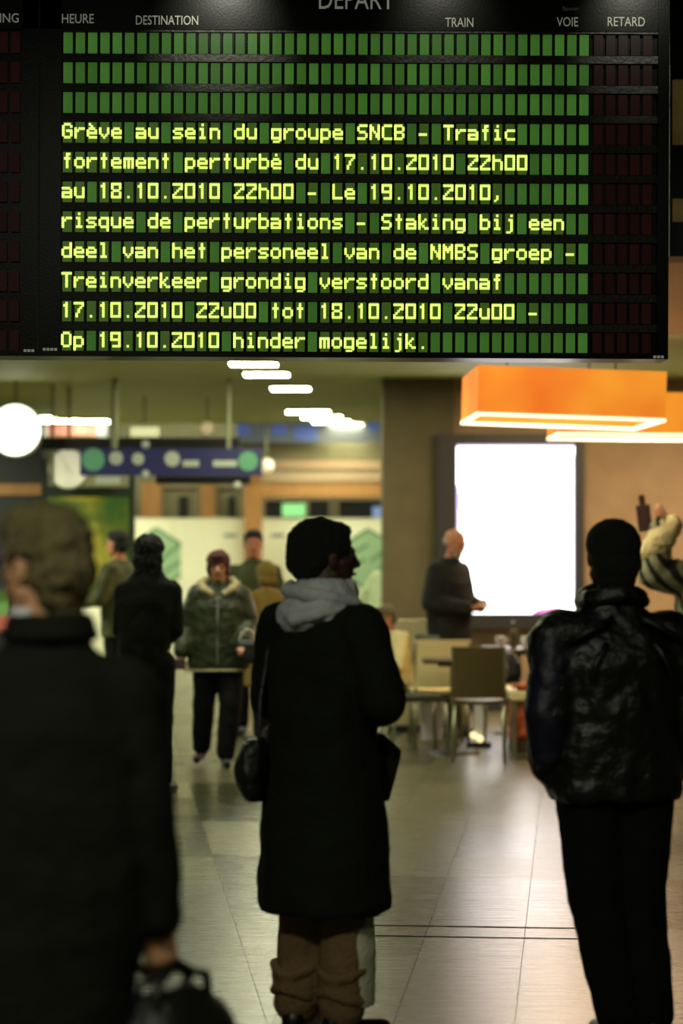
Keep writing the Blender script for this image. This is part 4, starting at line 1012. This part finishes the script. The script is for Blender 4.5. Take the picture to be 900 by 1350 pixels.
# ------------------------------------------------------------------ cafe furniture
def chair(x, y, yaw, shell, label, w_=.43, group='cafe chairs'):
    r = empty('cafe_chair', (x, y, 0), yaw, label, 'chair', group)
    def sheet(fn, nu, nv, th, name):
        vs = []; 
        for s_ in (0, 1):
            for j in range(nv+1):
                for i in range(nu+1): vs.append(fn(i/nu, j/nv, s_*th))
        N = (nu+1)*(nv+1); fs = []
        for j in range(nv):
            for i in range(nu):
                a = j*(nu+1)+i; fs += [(a, a+1, a+nu+2, a+nu+1), (N+a, N+a+nu+1, N+a+nu+2, N+a+1)]
        ed = [i for i in range(nu+1)]+[j*(nu+1)+nu for j in range(1, nv+1)]+[nv*(nu+1)+i for i in range(nu-1, -1, -1)]+[j*(nu+1) for j in range(nv-1, 0, -1)]
        for a, b_ in zip(ed, ed[1:]+ed[:1]): fs.append((a, N+a, N+b_, b_))
        MB().add(vs, fs).build(name, shell, r, smooth=False)
    sheet(lambda u, v, t: ((u-.5)*w_, -.20-.075*v-.02*math.cos((u-.5)*PI)-t, .49+.39*v), 8, 6, .022, 'backrest')
    sheet(lambda u, v, t: ((u-.5)*w_, -.20+.42*v, .475-t-.012*math.sin(u*PI)), 6, 6, .028, 'seat')
    for sx in (-1, 1):
        MB().tube([(sx*(w_/2-.025), -.19, .445), (sx*(w_/2-.01), -.25, .0)], .0135, 10).build('leg', 'chrome', r, smooth=True)
        MB().tube([(sx*(w_/2-.025), .19, .445), (sx*(w_/2-.01), .21, .0)], .0135, 10).build('leg', 'chrome', r, smooth=True)
    for sx in (-1, 1):
        f = MB(); f.bb(sx*(w_/2-.035)-.01, sx*(w_/2-.035)+.01, -.2, .2, .425, .446); f.tube([(sx*(w_/2-.02), -.2, .44), (sx*(w_/2-.012), -.225, .55), (sx*(w_/2-.012), -.29, .86)], .011, 8)
        f.build('side_frame', 'chrome', r)
    return r
def table(x, y, label, w_=.66, m='wood_dark', yaw=0):
    r = empty('cafe_table', (x, y, 0), yaw, label, 'table', 'cafe tables')
    MB().box((0, 0, .735), (w_, w_, .03)).build('tabletop', m, r, bevel=.006)
    MB().box((0, 0, .705), (w_*.5, w_*.5, .025)).build('bearer', 'frame', r)
    MB().cyl((0, 0, .03), (0, 0, .70), .03, n=16).build('column', 'chrome', r, smooth=False)
    MB().cyl((0, 0, 0), (0, 0, .025), .22, .19, n=28).build('foot', 'frame', r)
    return r
chair(PX(629, 18.8), 18.55, math.radians(-4), 'olive_chair', 'olive brown cafe chair with its back to us, in front of the bald man', .41)
chair(PX(578, 19.9), 19.87, math.radians(4), 'cream_chair', 'cream cafe chair with its back to us, left behind the olive one', .46)
chair(PX(548, 19.0), 19.0, math.radians(-78), 'chair_dark', 'dark green cafe chair seen side on, leftmost of the chairs', .42)
chair(PX(684, 19.8), 19.9, math.radians(62), 'cream_chair', 'cream cafe chair leaning back side on, beside the orange bag', .44)
chair(PX(745, 19.6), 20.6, math.radians(10), 'olive_chair', 'olive cafe chair behind the leather jacket man', .42)
table(PX(598, 19.15), 19.14, 'dark square cafe table between the olive and the dark green chair', .5)
table(PX(682, 21.1), 21.1, 'dark square cafe table below the screen, with two white cups', .6)
def cup(x, y, z, label, m='white_paper'):
    r = empty('cup', (x, y, z), 0, label, 'cup', 'cups on the cafe table')
    c = MB(); c.loft([(0, 0, 0, .03, .03), (0, 0, .04, .04, .04), (0, 0, .1, .045, .045)], pw=2); c.build('bowl', m, r, smooth=False)
    MB().tube([(.04, 0, .08), (.068, 0, .07), (.066, 0, .04), (.038, 0, .03)], .006, 8).build('handle', m, r)
cup(PX(660, 21.0), 21.0, .75, 'left white cup on the table below the screen'); cup(PX(692, 21.0), 20.95, .75, 'right white cup on the table below the screen')
lb = empty('bottle', (PX(676, 21.2), 21.15, .75), 0, 'brown bottle between the cups on the table below the screen', 'bottle')
q = MB(); q.loft([(0, 0, 0, .034, .034), (0, 0, .13, .034, .034), (0, 0, .17, .015, .015), (0, 0, .22, .013, .013)], pw=2); q.build('glass', 'wood_dark', lb); MB().cyl((0, 0, .218), (0, 0, .23), .015).build('cap', 'white_paper', lb)
# bench with orange cushion, and bag below
bn = empty('bench', (PX(700, 19.3), 19.3, 0), 0, 'low cream bench with an orange cushion, right of the olive chair', 'bench')
MB().box((.1, 0, .455), (.56, .4, .07)).build('seat', 'cream_chair', bn, bevel=.008)
for sx in (-.15, .35):
    for sy in (-.17, .17): MB().box((sx, sy, .21), (.04, .04, .42)).build('leg', 'chrome', bn)
MB().ell((.09, 0, .52), (.25, .19, .04)).build('cushion', 'orange_cloth', bn, smooth=True)
ob = empty('tote_bag', (PX(690, 19.3), 19.2, 0), 0, 'burnt orange bag standing on the floor under the cream bench', 'bag')
q = MB(); q.loft([(0, 0, .10, .11, .06), (0, 0, .14, .125, .075), (0, 0, .3, .12, .07), (0, 0, .40, .11, .04)], pw=3.5); q.flesh('bag_body', 'orange_bag', ob, voxel=.01, smooth=2, disp=.03, dsize=.07)
MB().loft([(0, 0, .0, .11, .06), (0, 0, .11, .11, .06)], pw=3.5).build('base', 'wood_dark', ob)
bk = empty('rucksack', (PX(672, 19.2), 19.15, .56), 0, 'small dark rucksack lying on the orange cushion against the cream chair', 'bag')
q = MB(); q.loft([(0, 0, 0.0, .07, .06), (0, 0, .05, .095, .08), (0, 0, .16, .08, .07), (-.02, 0, .24, .04, .04)]); q.flesh('bag_body', 'dark', bk, voxel=.01, smooth=2, disp=.02, dsize=.06)
MB().tube([(-.05, -.06, .2), (-.03, -.09, .12), (-.04, -.085, .04)], .009, 6).build('strap', 'grey', bk)
# low partition behind the chairs
pt = empty('low_partition', (PX(560, 21.3), 21.3, 0), 0, 'low beige partition behind the cafe chairs at the foot of the pillar', 'partition')
child_at(MB().bb(PX(512, 21.3), PX(566, 21.3), 21.3, 21.4, .06, PZ(817, 21.3)).build('panel', 'partition'), pt)
child_at(MB().bb(PX(566, 21.3), PX(616, 21.3), 21.3, 21.4, .06, PZ(838, 21.3)).build('panel', 'partition'), pt)
child_at(MB().bb(PX(510, 21.3), PX(618, 21.3), 21.28, 21.42, 0, .06).build('plinth', 'frame'), pt)
# seated person at the left of the cafe
SP = dict(hl=V(-.09, 0, .52), hr=V(.09, 0, .52), kl=V(-.1, .40, .52), kr=V(.1, .40, .52), al=V(-.1, .38, .09), ar=V(.1, .38, .09), tl=V(-.11, .55, .03), tr=V(.11, .55, .03))
def seated(X, d, yaw, label, top, hairmat, k=.95):
    root = empty('person', (X, d, 0), yaw, label, 'person')
    b = MB(); b.loft([(0, 0, .46, .12, .09), (0, 0, .56, .15, .11), (0, .02, .70, .13, .1), (0, .05, .86, .15, .1), (0, .07, .96, .15, .09), (0, .09, 1.02, .06, .06)])
    hp_ = V(0, .15, 1.14); b.cap((0, .08, .98), hp_+V(0, -.02, -.05), .055, .05)
    Q = dict(SP, sl=V(-.165, .06, .96), sr=V(.165, .06, .96), el=V(-.22, .12, .72), er=V(.22, .12, .72), wl=V(-.08, .30, .64), wr=V(.08, .30, .64))
    for q in 'lr':
        b.chain([V(0, .06, .95), Q['s'+q], Q['e'+q], Q['w'+q]], [.06, .05, .04, .028]); b.chain([Q['h'+q], Q['k'+q], Q['a'+q]], [.075, .055, .04]); b.cap(Q['a'+q]-V(0, .02, .03), Q['t'+q], .03, .024)
        add_hand(b, Q['w'+q], V(.4 if q == 'l' else -.4, .9, .05), V(0, 0, -1), -1 if q == 'l' else 1, .35)
    HMx_ = head_mtx(hp_, 0, -.35); add_head(b, HMx_); b.flesh('body', 'skin_mid', root, voxel=.008, smooth=2, scale=k)
    for q in (-1, 1): MB().ell(HMx_ @ V(q*.031, .079, .004), .0125).build('eye', 'eye', root, smooth=True, scale=k)
    MB().cap(HMx_ @ V(-.02, .092, -.056), HMx_ @ V(.02, .092, -.056), .0065, .0065).build('mouth', 'lips', root, smooth=True, scale=k)
    h = MB()
    for c, r in HAIR_SHORT: h.ell(c, r)
    h.xf(HMx_); h.flesh('hair', hairmat, root, voxel=.008, smooth=1, disp=.01, dsize=.02, scale=k)
    t = MB(); t.loft([(0, 0, .47, .18, .15), (0, 0, .58, .18, .15), (0, .02, .72, .165, .13), (0, .05, .88, .18, .13), (0, .07, .97, .15, .11), (0, .085, 1.03, .085, .08)])
    for q in 'lr': t.chain([V(0, .06, .93), Q['s'+q], Q['e'+q], Q['e'+q]+(Q['w'+q]-Q['e'+q])*.9], [.08, .075, .062, .05])
    t.flesh('coat', top, root, voxel=.012, smooth=3, disp=.02, dsize=.1, scale=k)
    z = MB()
    for q in 'lr': z.chain([Q['h'+q], Q['k'+q], Q['a'+q]+V(0, 0, .03)], [.09, .072, .06])
    z.flesh('trousers', 'dark_grey_coat', root, voxel=.012, smooth=2, scale=k)
    for q in 'lr':
        s_ = MB(); s_.cap(Q['a'+q]+V(0, -.03, -.05), Q['t'+q]+V(0, 0, .005), .04, .034); s_.flesh('shoe', 'shoe', root, voxel=.009, smooth=1, scale=k)
    return root
seated(PX(526, 20.45), 20.45, math.radians(118), 'person in a cream coat seated at the left end of the cafe, by the partition', 'cream_cloth', 'hair_fair', .90)
chair(PX(526, 20.45), 20.45, math.radians(118), 'chair_dark', 'dark cafe chair under the person in the cream coat', .40)
# lantern with two warm bulbs under the chair row, white carrier bag
ln_ = empty('floor_lantern', (PX(632, 19.6), 19.75, 0), 0, 'small floor lantern with two warm lights, behind the legs of the olive chair', 'lantern')
MB().box((0, 0, .02), (.2, .12, .04)).build('base', 'frame', ln_); MB().box((0, 0, .26), (.07, .05, .44)).build('post', 'white_paper', ln_)
for x, z in ((-.045, .10), (.01, .07)): MB().ell((x, -.06, z), .028).build('bulb', 'bulb', ln_, smooth=True)
pb = empty('carrier_bag', (PX(570, 20), 20.2, 0), 0, 'white paper carrier bag on the floor under the dark cafe table', 'bag')
q = MB(); q.loft([(0, 0, 0.02, .09, .05), (0, 0, .3, .10, .055), (0, 0, .36, .10, .03)], pw=4); q.build('bag_body', 'white_paper', pb); MB().tube([(-.05, 0, .35), (-.03, 0, .43), (.03, 0, .43), (.05, 0, .35)], .005, 6).build('handle', 'grey', pb)
